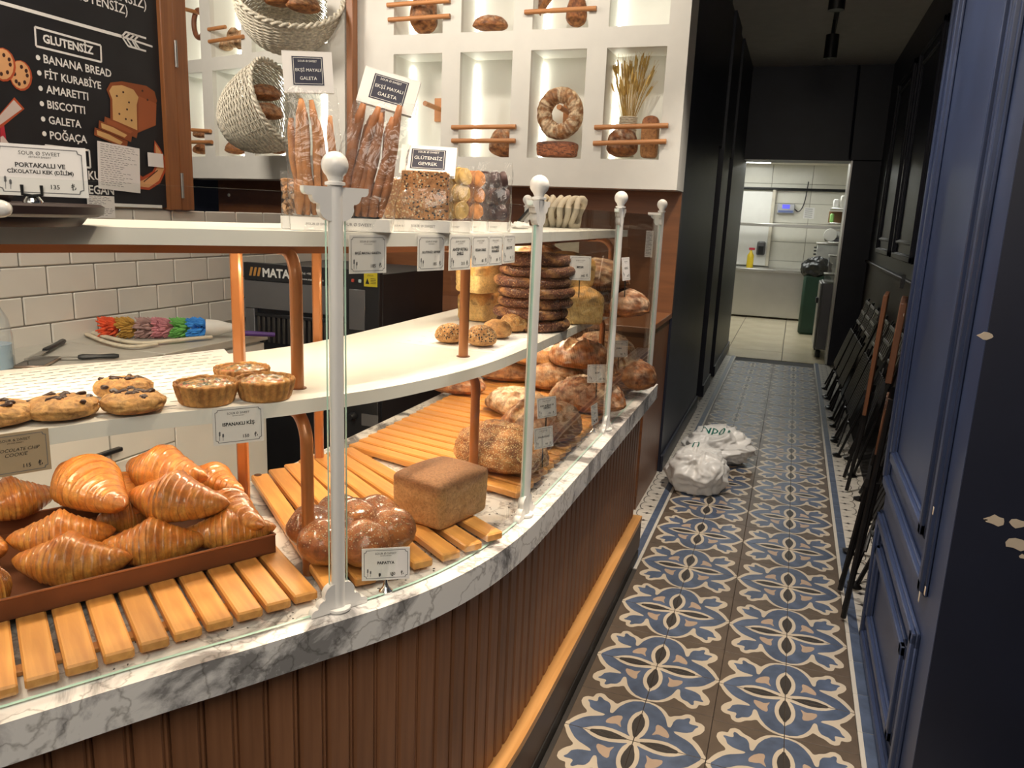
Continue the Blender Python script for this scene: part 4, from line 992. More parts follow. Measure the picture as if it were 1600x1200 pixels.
loaf(812, 632, ZL, .145, .085, .085, 23, 'pale floury oval loaf with a curved cut behind the dark one', rz=-.55, pal=P_F, flour=.75, scores=[((.0, .1), .15, .8, .16), ((.3, -.2), .4, .5, .1)])
loaf(918, 620, ZL, .13, .085, .115, 24, 'rustic brown loaf with pale cracks by the third post, in the front row', rz=.15, pal=P_R, flour=.45, cracks=.9, scores=[((0, .1), .2, .6, .2)])
loaf(868, 590, ZL, .12, .085, .10, 25, 'brown loaf underneath the shiny stacked one', rz=.4, pal=P_L, flour=.3, cracks=.4)
loaf(905, 556, ZL + .085, .115, .085, .110, 26, 'shiny brown loaf stacked on top with one deep cut', 'bread_gloss', .25, pal=P_R, scores=[((-.15, .0), 1.25, .8, .2)], flour=.25)
loaf(800, 580, ZL, .14, .08, .085, 27, 'oval brown loaf under the middle shelf, left of the stacked loaves', rz=.35, pal=P_L, flour=.2, scores=[((0, 0), .1, .7, .1)])
loaf(842, 556, ZL + .075, .12, .075, .085, 28, 'oval golden loaf leaning on the stack under the middle shelf', 'bread_gloss', .5, pal=P_L, flour=.2)
loaf(943, 545, ZL + .075, .13, .085, .115, 29, 'cracked brown loaf at the back of the stack beside the third post', rz=.2, pal=P_R, cracks=.8, flour=.35, scores=[((0, .05), .3, .7, .22)])
loaf(978, 588, ZL, .125, .09, .125, 30, 'brown scored loaf at the corridor end of the rack', rz=.7, pal=P_R, flour=.25, scores=[((0, .1), .5, .8, .15), ((0, -.3), .5, .6, .12)])
loaf(716, 601, ZL, .10, .07, .07, 31, 'small brown loaf at the rear edge of the rack, under the middle shelf', rz=.2, pal=P_R, flour=.3)
# ---- middle shelf: cookies, quiches, rolls, rings, tin loaves
def cookie(u, v, r, seed, label, h=.032):
    p = PZ(u, v, ZS + .012); rr = random.Random(seed)
    def fn(q):
        x, y, z = q; k = (abs(x) ** 2 + abs(y) ** 2) ** .5; sq = (k ** 2.6 + abs(z) ** 2.6) ** (-1 / 2.6)
        d = 1 + .07 * fb(q, 1.8, seed); zz = z * sq
        c = mixc((.60, .34, .115), (.47, .225, .06), .5 + 1.0 * fb(q, 2.5, seed + 2)); cr = 1 - abs(fb(q, 5, seed + 8)) * 6
        dz = .10 * fb(q, 6, seed + 5) - (.12 * max(0, cr) if z > 0 else 0)
        if cr > 0: c = mixc(c, (.36, .16, .045), .55 * cr)
        return V((x * sq * r * d, y * sq * r * d, h / 2 + (zz + dz * (z > 0)) * h / 2 * (1 if z > 0 else 1))), (*c, 0)
    o = put('cookie', sphere_grid(fn, 60, 30), 'bread', label, 'cookie', (p.x, p.y, ZS + .0008), rr.uniform(0, 6), 'chocolate chip cookies on the middle shelf')
    m = MB()
    for i in range(8):
        an = i * .785 + rr.uniform(-.3, .3); q = rr.uniform(.15, .99); zc = h * (.5 + .5 * math.sqrt(max(0, 1 - q ** 2.6))) - .001
        R = Matrix.Rotation(rr.uniform(0, 3), 3, 'Z') @ Matrix.Rotation(q * .6, 3, 'Y')
        m.box((r * q * math.cos(an), r * q * math.sin(an), zc), (rr.uniform(.012, .024), rr.uniform(.008, .014), .007), R=R, bev=.0025)
    part('chocolate_chip', m, plain('chocolate', (.045, .016, .010), .35) if 'choc' not in MT else MT['choc'], o, world=False, kind='stuff')
MT['choc'] = plain('chocolate', (.045, .016, .010), .35)
cookie(96, 640, .0525, 41, 'chocolate chip cookie at the shelf front, second from the left picture edge')
cookie(209, 632, .0475, 42, 'chocolate chip cookie at the shelf front nearest the quiches')
cookie(193, 609, .046, 43, 'chocolate chip cookie lying behind another, farthest from the shelf edge')
cookie(-6, 650, .052, 44, 'chocolate chip cookie cut off by the left picture edge')
def quiche(u, v, r, seed, label, h=.034):
    p = PZ(u, v, ZS + h); q = thing('quiche', label, 'quiche', (p.x, p.y, ZS), 0, 'spinach quiches on the middle shelf')
    n = 132; m = MB(); cols = []
    prof = [(.02, .0008), (.80, .0008), (.84, .004), (.93, h * .55), (.985, h * .9), (1.0, h), (.965, h + .003), (.92, h + .0005), (.90, h - .006), (.5, h - .006), (.02, h - .006)]
    for i, (rr, z) in enumerate(prof):
        for k in range(n):
            th = 2 * math.pi * k / n; fl = .034 * math.cos(th * 22) * (1 if 2 <= i <= 6 else .5 if i == 7 else 0)
            w_ = rr * r * (1 + fl + .012 * N3((math.cos(th), math.sin(th), i * .3), 2, seed)); zz = z + (.002 * N3((math.cos(th), math.sin(th), 0), 5, seed) if 4 <= i <= 7 else 0)
            m.v.append((p.x + w_ * math.cos(th), p.y + w_ * math.sin(th), ZS + zz))
            c = mixc((.56, .29, .085), (.40, .17, .045), .5 + .8 * N3((math.cos(th) * 2, math.sin(th) * 2, z * 30), 1.5, seed) - (.25 if fl > 0 else -.1) + (.3 if i in (5, 6) else 0))
            cols.append((*c, 0))
    for i in range(len(prof) - 1):
        for k in range(n):
            l = (k + 1) % n; m.f.append((i * n + k, i * n + l, (i + 1) * n + l, (i + 1) * n + k)); m.m.append(0)
    m.c = cols; part('crust', m, MT['bread'], q, smooth=180)
    def fn(w_):
        d = 1; z = w_.z; c = mixc((.56, .31, .065), (.42, .19, .04), .5 + fb(w_, 3, seed + 1)); g = fb(w_, 3.4, seed + 4)
        if g > .08: c = mixc(c, (.06, .075, .02), min(1, (g - .08) * 6))
        if fb(w_, 3, seed + 9) > .42: c = (.50, .10, .03)
        return V((p.x + w_.x * r * .915, p.y + w_.y * r * .915, ZS + h - .006 + max(-.002, z) * .010 + .003 * fb(w_, 6, seed))), (*c, 0)
    part('filling', sphere_grid(fn, 56, 40), MT['bread_gloss'], q, smooth=180, fix=False)
quiche(322, 598, .051, 51, 'spinach quiche in front at the left, above its price tag')
quiche(414, 592, .050, 52, 'spinach quiche in front, beside the copper tube')
quiche(378, 575, .049, 53, 'spinach quiche behind the other two')
RGp = 'seeded rolls on printed paper'
def roll_(u, v, r, seed, mat, label, alpha):
    p = PZ(u, v, ZS + r * .5)
    put('seeded_roll', loaf_mesh(r, r * .92, r * 1.25, seed, pal=((.42, .20, .065), (.55, .29, .10), (.62, .36, .14)), nu=44, nv=28, seeds=alpha, rough=.05, flat=.5), mat, label, 'bread roll', (p.x, p.y, ZS + .001), seed, RGp)
roll_(704, 524, .040, 61, 'bread_seeds', 'poppy and sesame roll left of the copper tube', .75)
roll_(752, 528, .042, 62, 'bread_seeds', 'poppy and sesame roll right of the copper tube, nearest the shelf edge', .75)
roll_(776, 517, .040, 63, 'bread', 'plain golden roll between two seeded ones', 0)
roll_(803, 507, .043, 64, 'bread_sesame', 'roll covered in oat flakes, closest to the ring stack', .7)
pr = PZ(826, 522, ZS); RC = V((pr.x - .025, pr.y + .115, 0))
h = .031; rr = random.Random(9)
for k in range(7):
    big = .088 + (.004, .012, .004, .012, .008, .012, .010)[k] * .6; tb = h / 2 + .001; sd_ = 70 + k; jx, jy = rr.uniform(-.012, .012), rr.uniform(-.008, .008)
    m = MB(); cols = []; nu, nv = 64, 16
    for i in range(nu):
        a = 2 * math.pi * i / nu
        for j in range(nv):
            b = 2 * math.pi * j / nv; tw = math.sin(a * 5 + b * 1.0 + k)
            r_ = tb * (1 + .07 * tw + .05 * N3((math.cos(a) * 2, math.sin(a) * 2, math.sin(b)), 1.5, sd_))
            m.v.append(((big + r_ * 1.35 * math.cos(b)) * math.cos(a), (big + r_ * 1.35 * math.cos(b)) * math.sin(a) * .96, max(-tb * .93, min(tb * .93, r_ * math.sin(b)))))
            c = mixc((.17, .052, .022), (.105, .030, .014), .5 + N3((math.cos(a), math.sin(a), math.sin(b)), 3, sd_)); s_ = tw > .86
            if s_: c = mixc(c, (.50, .25, .09), .8)
            cols.append((*c, .2 if s_ else .62))
    for i in range(nu):
        for j in range(nv): i2, j2 = (i + 1) % nu, (j + 1) % nv; m.f.append((i * nv + j, i2 * nv + j, i2 * nv + j2, i * nv + j2)); m.m.append(0)
    m.c = cols
    nm = ('lowest', 'second from the bottom', 'third from the bottom', 'middle', 'third from the top', 'second from the top', 'topmost')[k]
    put('sesame_ring', m, 'simit', f'dark sesame bread ring, {nm} of the seven in the stack', 'bread ring', (RC.x + jx, RC.y + jy, ZS + .0025 + tb + k * h), rr.uniform(0, 6), 'stack of sesame bread rings', tilt=((1, .3, 0), rr.uniform(-.03, .03)))
Y1 = ((.78, .56, .24), (.72, .47, .17), (.56, .30, .085)); TG = 'yellow tin loaves on the middle shelf'
def ytop(seed):
    def f(u, q, c):
        g = fb(u, 2.4, seed, 3)
        if q.z > .3: c = mixc(c, (.24, .14, .045) if g > .15 else (.64, .34, .09), min(1, abs(g) * 2.2))
        return c
    return f
def tin(u, v, z, L, W, H, seed, label, rz, pal=Y1):
    p = PZ(u, v, z + H * .5); put('tin_loaf', brick_loaf(L, W, H, seed, pal, .55, ytop(seed), .025, n=9, res=(90, 60)), 'bread_fine', label, 'bread loaf', (p.x, p.y, z), rz, TG)
tin(752, 474, ZS + .001, .15, .10, .10, 81, 'yellow tin loaf left of the ring stack, at the bottom', 1.5)
tin(757, 430, ZS + .098, .16, .10, .10, 82, 'yellow tin loaf left of the ring stack, on top of another', 1.2)
tin(797, 468, ZS + .001, .15, .09, .10, 83, 'yellow tin loaf half hidden behind the ring stack', 1.4)
tin(906, 476, ZS + .001, .16, .12, .11, 84, 'yellow tin loaf right of the ring stack with a price tag stuck in it', -1.05)
tin(883, 422, ZS + .105, .17, .12, .11, 85, 'yellow tin loaf on top, right of the ring stack', .9)
SG = 'brown loaves at the far end of the middle shelf'
def mloaf(u, v, z, a, b, h, seed, label, rz, **k):
    p = PZ(u, v, z + h * .42); put('rustic_loaf', loaf_mesh(a, b, h, seed, **k), 'bread', label, 'bread loaf', (p.x, p.y, z), rz, SG)
mloaf(924, 432, ZS + .09, .13, .09, .11, 91, 'almond topped brown loaf on top, left of the third post', .2, pal=P_R, flour=.35, cracks=.7)
mloaf(952, 474, ZS + .001, .14, .09, .105, 92, 'brown crusted loaf behind the third post on the middle shelf', .1, pal=P_R, flour=.4, cracks=.7)
mloaf(832, 400, ZS + .165, .11, .08, .08, 93, 'golden loaf peeping out above the ring stack', .2, pal=P_L, flour=.8)
mloaf(868, 466, ZS + .001, .10, .07, .10, 94, 'dark loaf between the ring stack and the yellow loaf', .2, pal=P_R)
mloaf(823, 446, ZS + .08, .12, .08, .085, 95, 'brown loaf hidden behind the ring stack', .2, pal=P_L) if 0 else None
# papers on the middle shelf
def sheet(name, quad, label, z, rows, group=None, dash=.02, gap=.012):
    m = MB(); m.add([PZ(u, v, z) for u, v in quad] + [PZ(u, v, z) - V((0, 0, .0005)) for u, v in quad], [(0, 1, 2, 3), (7, 6, 5, 4), (0, 4, 5, 1), (1, 5, 6, 2), (2, 6, 7, 3), (3, 7, 4, 0)])
    c = sum((PZ(u, v, z) for u, v in quad), V()) / 4; o = solo(name, m, MT['paper'], label, 'paper', tuple(c), smooth=0)
    A, B, C, D = [PZ(u, v, z + .0005) for u, v in quad]; m = MB()
    r = random.Random(4)
    for i in range(rows):
        t = (i + .5) / rows; p, q = A.lerp(D, t), B.lerp(C, t); L = (q - p).length; x = .012 + (i % 2) * dash * .8; d = (q - p).normalized(); nrm = V((-d.y, d.x, 0)) * .0012
        while x + dash < L - .008:
            m.add([p + d * x - nrm, p + d * (x + dash) - nrm, p + d * (x + dash) + nrm, p + d * x + nrm], [(0, 1, 2, 3)]); x += dash + gap
    part('printed_dashes', m, MT['ink_grey'], o, smooth=0, fix=False, kind='stuff'); return o
sheet('printed_paper', [(-60, 672), (420, 622), (350, 545), (-60, 592)], 'white printed paper under the cookies and quiches', ZS + .0006, 15, dash=.022, gap=.010)
sheet('printed_paper', [(620, 535), (772, 552), (920, 494), (765, 474)], 'white printed paper under the seeded rolls and ring stack', ZS + .0006, 11, dash=.012, gap=.022)
# ------------------------------------------------------------------ price tags
def wheat_icon(mb, o, ex, ez, x, z, s):
    for dx, h in ((0, 1.0), (.35, .72)):
        line2d(mb, o, ex, ez, (x + dx * s, z), (x + dx * s + .04 * s, z + h * s), s * .05)
        for q in range(3):
            zz = z + h * s * (.62 + .14 * q)
            poly2d(mb, o, ex, ez, [(x + dx * s - .09 * s, zz), (x + dx * s + .03 * s, zz - .12 * s), (x + dx * s + .13 * s, zz + .02 * s), (x + dx * s + .03 * s, zz + .16 * s)])
def price_tag(o, ex, ez, w_, h, lines, price, label, mat='card', hand=False, group=None):
    """o = middle of the lower edge"""
    ex, ez, o = V(ex).normalized(), V(ez).normalized(), V(o); n = ex.cross(ez)
    R = Matrix((ex, n, ez)).transposed()
    m = MB(); m.box(o + ez * h / 2 - n * .0006, (w_, .0012, h), R=R)
    t = solo('price_tag', m, MT[mat], label, 'price tag', tuple(o), group=group, smooth=0)
    m = MB(); frame2d(m, o, ex, ez, -w_ * .455, h * .06, w_ * .455, h * .94, w_ * .011, w_ * .05)
    part('printed_border', m, MT['ink_grey'], t, smooth=0, fix=False)
    m = MB()
    write(m, 'SOUR Ø SWEET' if not hand else 'SOUR & SWEET', o + ez * h * .80, ex, ez, width=w_ * .44, align='C')
    write(m, 'ARTISAN BAKERY', o + ez * h * .745, ex, ez, width=w_ * .24, align='C')
    k = len(lines)
    for i, s in enumerate(lines):
        write(m, s, o + ez * h * ((.50 if k == 1 else .56) - .12 * i), ex, ez, width=w_ * min(.70, .052 * len(s) + .08), height=h * .085, align='C', bold=.0 if hand else .03, shear=.25 if hand else 0)
    if price: write(m, price, o + ez * h * .15 + ex * w_ * .14, ex, ez, height=h * .085, align='C', bold=.015)
    write(m, '₺', o + ez * h * .14 + ex * w_ * .34, ex, ez, height=h * .13, align='C')
    part('lettering', m, MT['ink'], t, smooth=0, fix=False)
    if not hand:
        m = MB(); wheat_icon(m, o, ex, ez, -w_ * .38, h * .12, h * .24); part('wheat_print', m, MT['ink_grey'], t, smooth=0, fix=False)
    return t
def shelf_tag(path, z, u, w_, h, lines, price, label, **k):
    s = path.at_col(u, -.002, z); p = path.at(s, -.0015, z - h); d = path.tan(s)
    return price_tag(p, d, (0, 0, 1), w_, h, lines, price, label, **k)
TGp = 'price tags clipped to the shelf fronts'
shelf_tag(SH, ZS + .001, 371, .082, .064, ['ISPANAKLI KİŞ'], '150', 'white price tag reading ISPANAKLI KİŞ below the quiches', group=TGp)
shelf_tag(SH, ZS + .001, 22, .084, .062, ['CHOCOLATE CHIP', 'COOKIE'], '115', 'tan handwritten price tag for the cookies at the left picture edge', mat='card_tan', hand=True, group=TGp)
for u, w_, h, ln, pr_, lb in ((575, .080, .068, ['EKŞİ MAYALI GALETA'], '185', 'white price tag reading EKŞİ MAYALI GALETA under the leaning bag'), (675, .078, .068, ['GLUTENSİZ GEVREK'], '185', 'white price tag reading GLUTENSİZ GEVREK under the cracker bag'),
    (720, .076, .070, ['ANTEP FISTIKLI', 'SABLE'], '215', 'white price tag reading ANTEP FISTIKLI SABLE above the copper tube'), (752, .070, .066, ['VEGAN SABLE'], '85', 'white price tag, first of the three narrow ones before the second post'), (775, .070, .066, ['GLUTENSİZ', 'KURABİYE'], '85', 'white price tag, middle of the three narrow ones before the second post'), (797, .070, .064, ['BISCOTTI'], '95', 'white price tag, last of the three narrow ones before the second post')):
    shelf_tag(SH, ZT - .004, u, w_, h, ln, pr_, lb, group=TGp)
def to_cam(p): d = CAM0 - V(p); return V((d.x, d.y, 0)).normalized()
def free_tag(u, v, z, w_, h, lines, price, label, yaw_=0, stand=None, stick=False, lean=.12, y=None):
    """a card facing the customer side; u, v is the middle of its lower edge at height z"""
    p = PZ(u, v, z); f = Matrix.Rotation(yaw_, 3, 'Z') @ to_cam(p); ex = V((0, 0, 1)).cross(f); ez = (V((0, 0, 1)) - f * lean).normalized()
    t = price_tag(p, ex, ez, w_, h, lines, price, label)
    if stand is not None:
        o = thing('card_clip', stand[1], 'card holder', (p.x, p.y, stand[0])); q = p - f * .006
        m = MB(); m.lathe([(.0125, 0), (.0125, .003), (.006, .010), (.0035, .018), (.0025, p.z - stand[0] + .004)], (q.x, q.y, stand[0] + .0003), 16); part('foot', m, MT['chrome'], o)
        for s_ in (-1, 1):
            m = MB(); c = q + ex * (.011 * s_) + V((0, 0, .002)); m.tube([q + V((0, 0, -.002)), c, c + ez * .010 + f * .008], .0022, 6); part('clip', m, MT['black_metal'], o)
    if stick:
        m = MB(); m.tube([p - f * .003 - V((0, 0, .05)), p - f * .003 + ez * h * .3], .0016, 6); part('stick', m, MT['black_metal'], t)
    return t
free_tag(603, 906, ZM + .026, .084, .058, ['PAPATYA'], '170', 'white price tag reading PAPATYA before the braided bun', .05, (ZM, 'small chrome card clip holding the tag before the braided bun'))
free_tag(855, 652, ZL + .135, .066, .052, ['KARA BUĞDAY VE', 'CEVİZLİ'], '155', 'white price tag on the dark loaf, upper of two right of the second post', .75, stick=True)
free_tag(850, 700, ZL + .085, .062, .052, ['TAM BUĞDAY'], '145', 'white price tag on the dark loaf, lower of two right of the second post', .75, stick=True)
free_tag(933, 598, ZL + .130, .066, .058, ['KÖY'], '135', 'white price tag stuck in the rustic loaf left of the third post', .35, stick=True)
free_tag(967, 558, ZL + .150, .066, .060, ['KARA'], '145', 'tilted white price tag right of the third post on the lower rack', .35, stick=True)
free_tag(930, 662, ZM + .03, .060, .062, ['EKŞİ'], '120', 'white price tag seen nearly edge-on at the foot of the third post', 1.25, (ZM, 'small chrome card clip at the foot of the third post'))
free_tag(906, 438, ZS + .150, .062, .070, ['MISIR'], '145', 'white price tag on a stick in the yellow loaf', .15, stick=True)
free_tag(979, 438, ZS + .150, .060, .068, ['CEVİZLİ'], '145', 'white price tag seen edge-on right of the third post on the middle shelf', 1.2, stick=True)
# ------------------------------------------------------------------ dark cake stand at the left, with its tag
sc_ = V((-1.045, .775, ZT)); st = thing('cake_stand', 'dark brown cake stand standing on the left end of the top shelf', 'cake stand', tuple(sc_))
DW = plain('dark_walnut', (.020, .008, .006), .5, var=.3)
m = MB(); m.lathe([(.001, .0006), (.118, .0006), (.122, .004), (.128, .012), (.128, .014), (.001, .014)], tuple(sc_), 48); part('base', m, DW, st)
m = MB(); m.lathe([(.001, .014), (.142, .014), (.150, .018), (.151, .028), (.146, .031), (.001, .030)], tuple(sc_), 56); part('plate', m, DW, st)
m = MB(); c = V((-1.12, .80, ZT + .0308)); m.lathe([(.001, 0), (.062, 0), (.066, .01), (.064, .05), (.05, .062), (.001, .066)], tuple(c), 28, ripple=lambda i, k: .03 * math.sin(k * 3.1 + i)); solo('chocolate_cake', m, plain('dark_cake', (.035, .012, .008), .6, bmp=.6, sc=60), 'dark chocolate cake on the cake stand behind its price tag', 'cake', tuple(c), smooth=180)
p = PZ(75, 313, ZT + .050); p = CAM0 + (p - CAM0) * 1.0
q0 = V((-.946, .790, ZT + .040)); f = to_cam(q0); ex = V((0, 0, 1)).cross(f); ez = (V((0, 0, 1)) - f * .1).normalized()
price_tag(q0, ex, ez, .108, .066, ['PORTAKALLI VE', 'ÇİKOLATALI KEK (DİLİM)'], '135', 'grey white price tag reading PORTAKALLI VE ÇİKOLATALI KEK on the dark cake stand')
o = thing('card_clip', 'small chrome card clip on the rim of the dark cake stand', 'card holder', (q0.x, q0.y, ZT + .031)); qq = q0 - f * .008 - ex * .012
m = MB(); m.lathe([(.012, 0), (.012, .003), (.006, .011), (.004, .022), (.003, .036)], (qq.x, qq.y, ZT + .0308), 16); part('foot', m, MT['chrome'], o)
for s_ in (-1, 1):
    m = MB(); a_ = V((qq.x, qq.y, ZT + .040)) + f * .010; c = a_ + ex * .011 * s_ + ez * .002; m.tube([a_, c, c + ez * .012 + f * .003], .0022, 6); part('clip', m, MT['black_metal'], o)
m = MB(); a_ = CAM0 + ray(1, 326) * .93; f2 = V((.9, .35, 0)).normalized(); m.tube([a_ - f2 * .12, a_ - f2 * .02] + [a_ + f2 * .012 * math.sin(i * .39) for i in range(5)], [.011, .011, .0105, .0098, .008, .0055, .001], 12); solo('server_handle', m, MT['white_plastic'], 'white rounded cake server handle at the left picture edge', 'cake server', tuple(a_), smooth=180)
# ------------------------------------------------------------------ bags on the top shelf
def bag_frame(u, off, lean, face=0, z=ZT):
    s = SH.at_col(u, off, z); p = SH.at(s, off, z); f = Matrix.Rotation(face, 3, 'Z') @ to_cam(p); ex = V((0, 0, 1)).cross(f)
    M = Matrix.Identity(4)
    for i in range(3): M[i][0] = ex[i]; M[i][1] = -f[i]; M[i][2] = (0, 0, 1)[i]; M[i][3] = p[i]
    M[2][3] = z + .0008
    Sh = Matrix.Identity(4); Sh[0][2] = math.tan(lean); return M @ Sh
def film(M, w_, d, h, seed, crump=.007):
    m = MB(); nu, nv = 48, 26
    for j in range(nv + 1):
        t = j / nv; k = max(.05, 1 - max(0, (t - .45) / .55) ** 1.6 * .96); ww = w_ / 2 * (1 + .02 * math.sin(t * 9 + seed))
        for i in range(nu):
            a = 2 * math.pi * i / nu; ca, sa = math.cos(a), math.sin(a); n = 4.5
            r = (abs(ca) ** n + abs(sa) ** n) ** (-1 / n)
            q = V((ca * r * ww, sa * r * d / 2 * k, h * t)); e = crump * t ** .5 * (1 - .5 * t)
            q += V((N3(q, 26, seed), N3(q, 26, seed + 2), 0)) * e + V((N3(q, 60, seed + 4), N3(q, 60, seed + 6), 0)) * e * .5
            m.v.append(tuple(M @ q))
    for j in range(nv):
        for i in range(nu): k = (i + 1) % nu; m.f.append((j * nu + i, j * nu + k, (j + 1) * nu + k, (j + 1) * nu + i)); m.m.append(0)
    return m
def bag(u, off, w_, d, h, label, seed, lean=0, face=0, header=None, band='card', htilt=0, hw=None):
    M = bag_frame(u, off, lean, face); b = thing('treat_bag', label, 'bag', tuple(M @ V((0, 0, 0))))
    part('clear_film', film(M, w_, d, h, seed), MT['film'], b, smooth=60, fix=False)
    R = M.to_3x3(); R[0][2] = R[1][2] = 0; R[2][2] = 1
    m = MB(); m.box(M @ V((0, 0, .011)), (w_ * .985, d * .985, .022), R=R); part('paper_band', m, MT[band], b, smooth=0)
    ex, ez = R @ V((1, 0, 0)), R @ V((0, 0, 1))
    m = MB(); o = M @ V((0, -d * .4925, .009)); write(m, 'SOUR Ø SWEET', o, ex, ez, width=w_ * .45, align='C', lift=.0006)
    part('lettering', m, MT['ink_grey'], b, smooth=0, fix=False)
    if header:
        hw = hw or w_ * 1.02; hh = .066; Mr = M.copy(); Mr[0][2] = Mr[1][2] = 0; Mr[2][2] = 1; Mr.translation = M @ V((0, 0, h - .012)); Mh = Mr @ Matrix.Rotation(lean * 1.1, 4, 'Y') @ Matrix.Rotation(htilt, 4, 'X'); Rh = Mh.to_3x3(); ex, ez = Rh @ V((1, 0, 0)), Rh @ V((0, 0, 1))
        m = MB(); m.box(Mh @ V((0, -.004, hh / 2)), (hw, .0012, hh), R=Rh); m.box(Mh @ V((0, .004, hh / 2)), (hw, .0012, hh), R=Rh); m.box(Mh @ V((0, 0, hh)), (hw, .0092, .0012), R=Rh)
        hd = part('header_card', m, MT['card'], b, smooth=0)
        m = MB(); o = Mh @ V((0, -.0047, 0)); poly2d(m, o, ex, ez, [(-hw * .31, .012), (hw * .31, .012), (hw * .31, .058), (-hw * .31, .058)], lift=.0002); part('printed_label', m, MT['navyprint'], hd, smooth=0, fix=False)
        m = MB(); frame2d(m, o, ex, ez, -hw * .285, .014, hw * .285, .056, .0007, lift=.0005)
        write(m, 'SOUR Ø SWEET', o + ez * .049, ex, ez, width=hw * .38, align='C', lift=.0006)
        for i, s in enumerate(header): write(m, s, o + ez * (.034 - .0135 * i), ex, ez, width=hw * (.5 if len(s) > 7 else .34), height=.009, align='C', lift=.0006)
        part('header_lettering', m, MT['chalk'], hd, smooth=0, fix=False)
    return M
STK = plain('breadstick', (.40, .17, .055), .6, var=.35, sc=45, bmp=.4); STK2 = plain('breadstick_dark', (.30, .11, .035), .6, var=.35, sc=45, bmp=.4)
ORD = ['first', 'second', 'third', 'fourth', 'fifth', 'sixth']
def sticks(M, n, w_, d, h, seed, mat, label, group, r=.0065):
    rr = random.Random(seed)
    for k in range(n):
        x = (-.5 + (k % 6 + .5) / 6) * w_ * .8; y = (-.3 if k < 6 else .22) * d + rr.uniform(-.004, .004); L = h * rr.uniform(.86, 1.06)
        tx = rr.uniform(-.012, .012) - x * .12; pts = []; rs = []
        for i in range(9):
            t = i / 8; pts.append(M @ V((x * (1 - .15 * t) + tx * t + .0022 * math.sin(t * 7 + k), y * (1 - .55 * t), .026 + L * t))); rs.append(r * (1 + .13 * math.sin(t * 15 + k * 2)) * (1 if 0 < i < 8 else .55))
        m = MB(); m.tube(pts, rs, 8); solo('breadstick', m, mat, f'{label}, {ORD[k % 6]} from the left in the {"front" if k < 6 else "rear"} row', 'breadstick', tuple(pts[0]), group=group, smooth=180, fix=False)
Mb = bag(497, .055, .094, .062, .240, 'upright clear bag of breadsticks with a white header card reading EKŞİ MAYALI GALETA', 1, -.05, .05, ['EKŞİ MAYALI', 'GALETA'], htilt=-.06, hw=.082)
sticks(Mb, 11, .092, .052, .185, 1, STK, 'thin golden breadstick in the upright bag', 'breadsticks in the upright bag')
Mb = bag(560, .045, .118, .066, .225, 'clear bag of dark breadsticks leaning right with its header card tilted', 2, .21, -.15, ['EKŞİ MAYALI', 'GALETA'], htilt=-.32, hw=.100)
sticks(Mb, 11, .112, .056, .185, 2, STK2, 'thick dark breadstick in the leaning bag', 'breadsticks in the leaning bag', .0085)
def slabs(M, n, w_, d, h, mat, label, group, t=.008, face=False):
    for k in range(n):
        m = MB(); y = -d / 2 + t + (d - 2 * t) * k / max(1, n - 1); Rm = M.to_3x3(); Rm[0][2] = Rm[1][2] = 0; Rm[2][2] = 1; R = Rm @ Matrix.Rotation(.04 * ((k * 37) % 3 - 1), 3, 'X')
        m.box(M @ V((.002 * ((k * 53) % 3 - 1), y, .024 + h / 2)), (w_, t, h * (1 - .04 * (k % 3))), R=R, bev=.0018)
        cols = [(.42, .20, .075, .8)] * len(m.v); solo('seed_cracker', m, MT[mat], f'{label}, {ORD[k]} from the front', 'cracker', tuple(M @ V((0, y, .024))), group=group, smooth=30, cols=cols)
Mb = bag(664, .045, .105, .075, .120, 'clear bag of seeded crackers with a tilted header card reading GLÜTENSİZ GEVREK', 3, .02, -.1, ['GLÜTENSİZ', 'GEVREK'], htilt=-.55, hw=.110)
slabs(Mb, 4, .088, .062, .092, 'bread_seeds', 'upright sesame and black seed cracker', 'seeded crackers in the bag')
Mb = bag(626, .075, .075, .05, .105, 'clear bag of plain crackers half hidden behind the leaning bag', 4, 0, .2); slabs(Mb, 3, .06, .038, .075, 'bread_sesame', 'plain upright cracker behind the leaning bag', 'plain crackers in the bag')
Mb = bag(463, .11, .05, .05, .10, 'clear bag of granola behind the upright breadstick bag', 5, 0, .1)
m = MB(); rr = random.Random(8)
for k in range(150):
    q = V((rr.uniform(-.02, .02), rr.uniform(-.02, .02), rr.uniform(.028, .085))); m.box(Mb @ q, (.009, .006, .004), R=Matrix.Rotation(rr.uniform(0, 6), 3, V((rr.random(), rr.random(), rr.random() + .1)).normalized()))
o = solo('granola', m, plain('granola', (.36, .19, .08), .7, var=.5, sc=90), 'golden granola flakes filling the small bag', 'granola', tuple(Mb @ V((0, 0, .026))), smooth=0); o['kind'] = 'stuff'; del o['category']
def discs(M, cells, r, t, c, label, group, name='biscuit', per=3):
    mt = plain(name + str(len(bpy.data.materials)), c, .65, var=.35, sc=50, bmp=.4)
    for k, (x, y, z, ry) in enumerate(cells):
        m = MB(); Rr_ = M.to_3x3() @ Matrix.Rotation(ry, 3, 'Z') @ Matrix.Rotation(math.pi / 2 - .12 * (k % 3), 3, 'X')
        m.lathe([(.0005, -t / 2), (r * .86, -t / 2), (r, -t * .1), (r * .95, t * .35), (r * .5, t / 2), (.0005, t / 2)], (0, 0, 0), 16, ripple=lambda i, q: .04 * math.sin(q * 2.3 + k + i))
        m.v = [tuple(M @ V((x, y, z)) + Rr_ @ V(v)) for v in m.v]
        solo(name, m, mt, f'{label}, {ORD[k % per]} from the left in the {["bottom", "middle", "top"][k // per]} row', 'biscuit', tuple(M @ V((x, y, z))), group=group, smooth=60)
Mb = bag(708, .05, .078, .062, .135, 'clear bag of pale yellow biscuits right of the cracker bag', 6, .05, -.15, band='card')
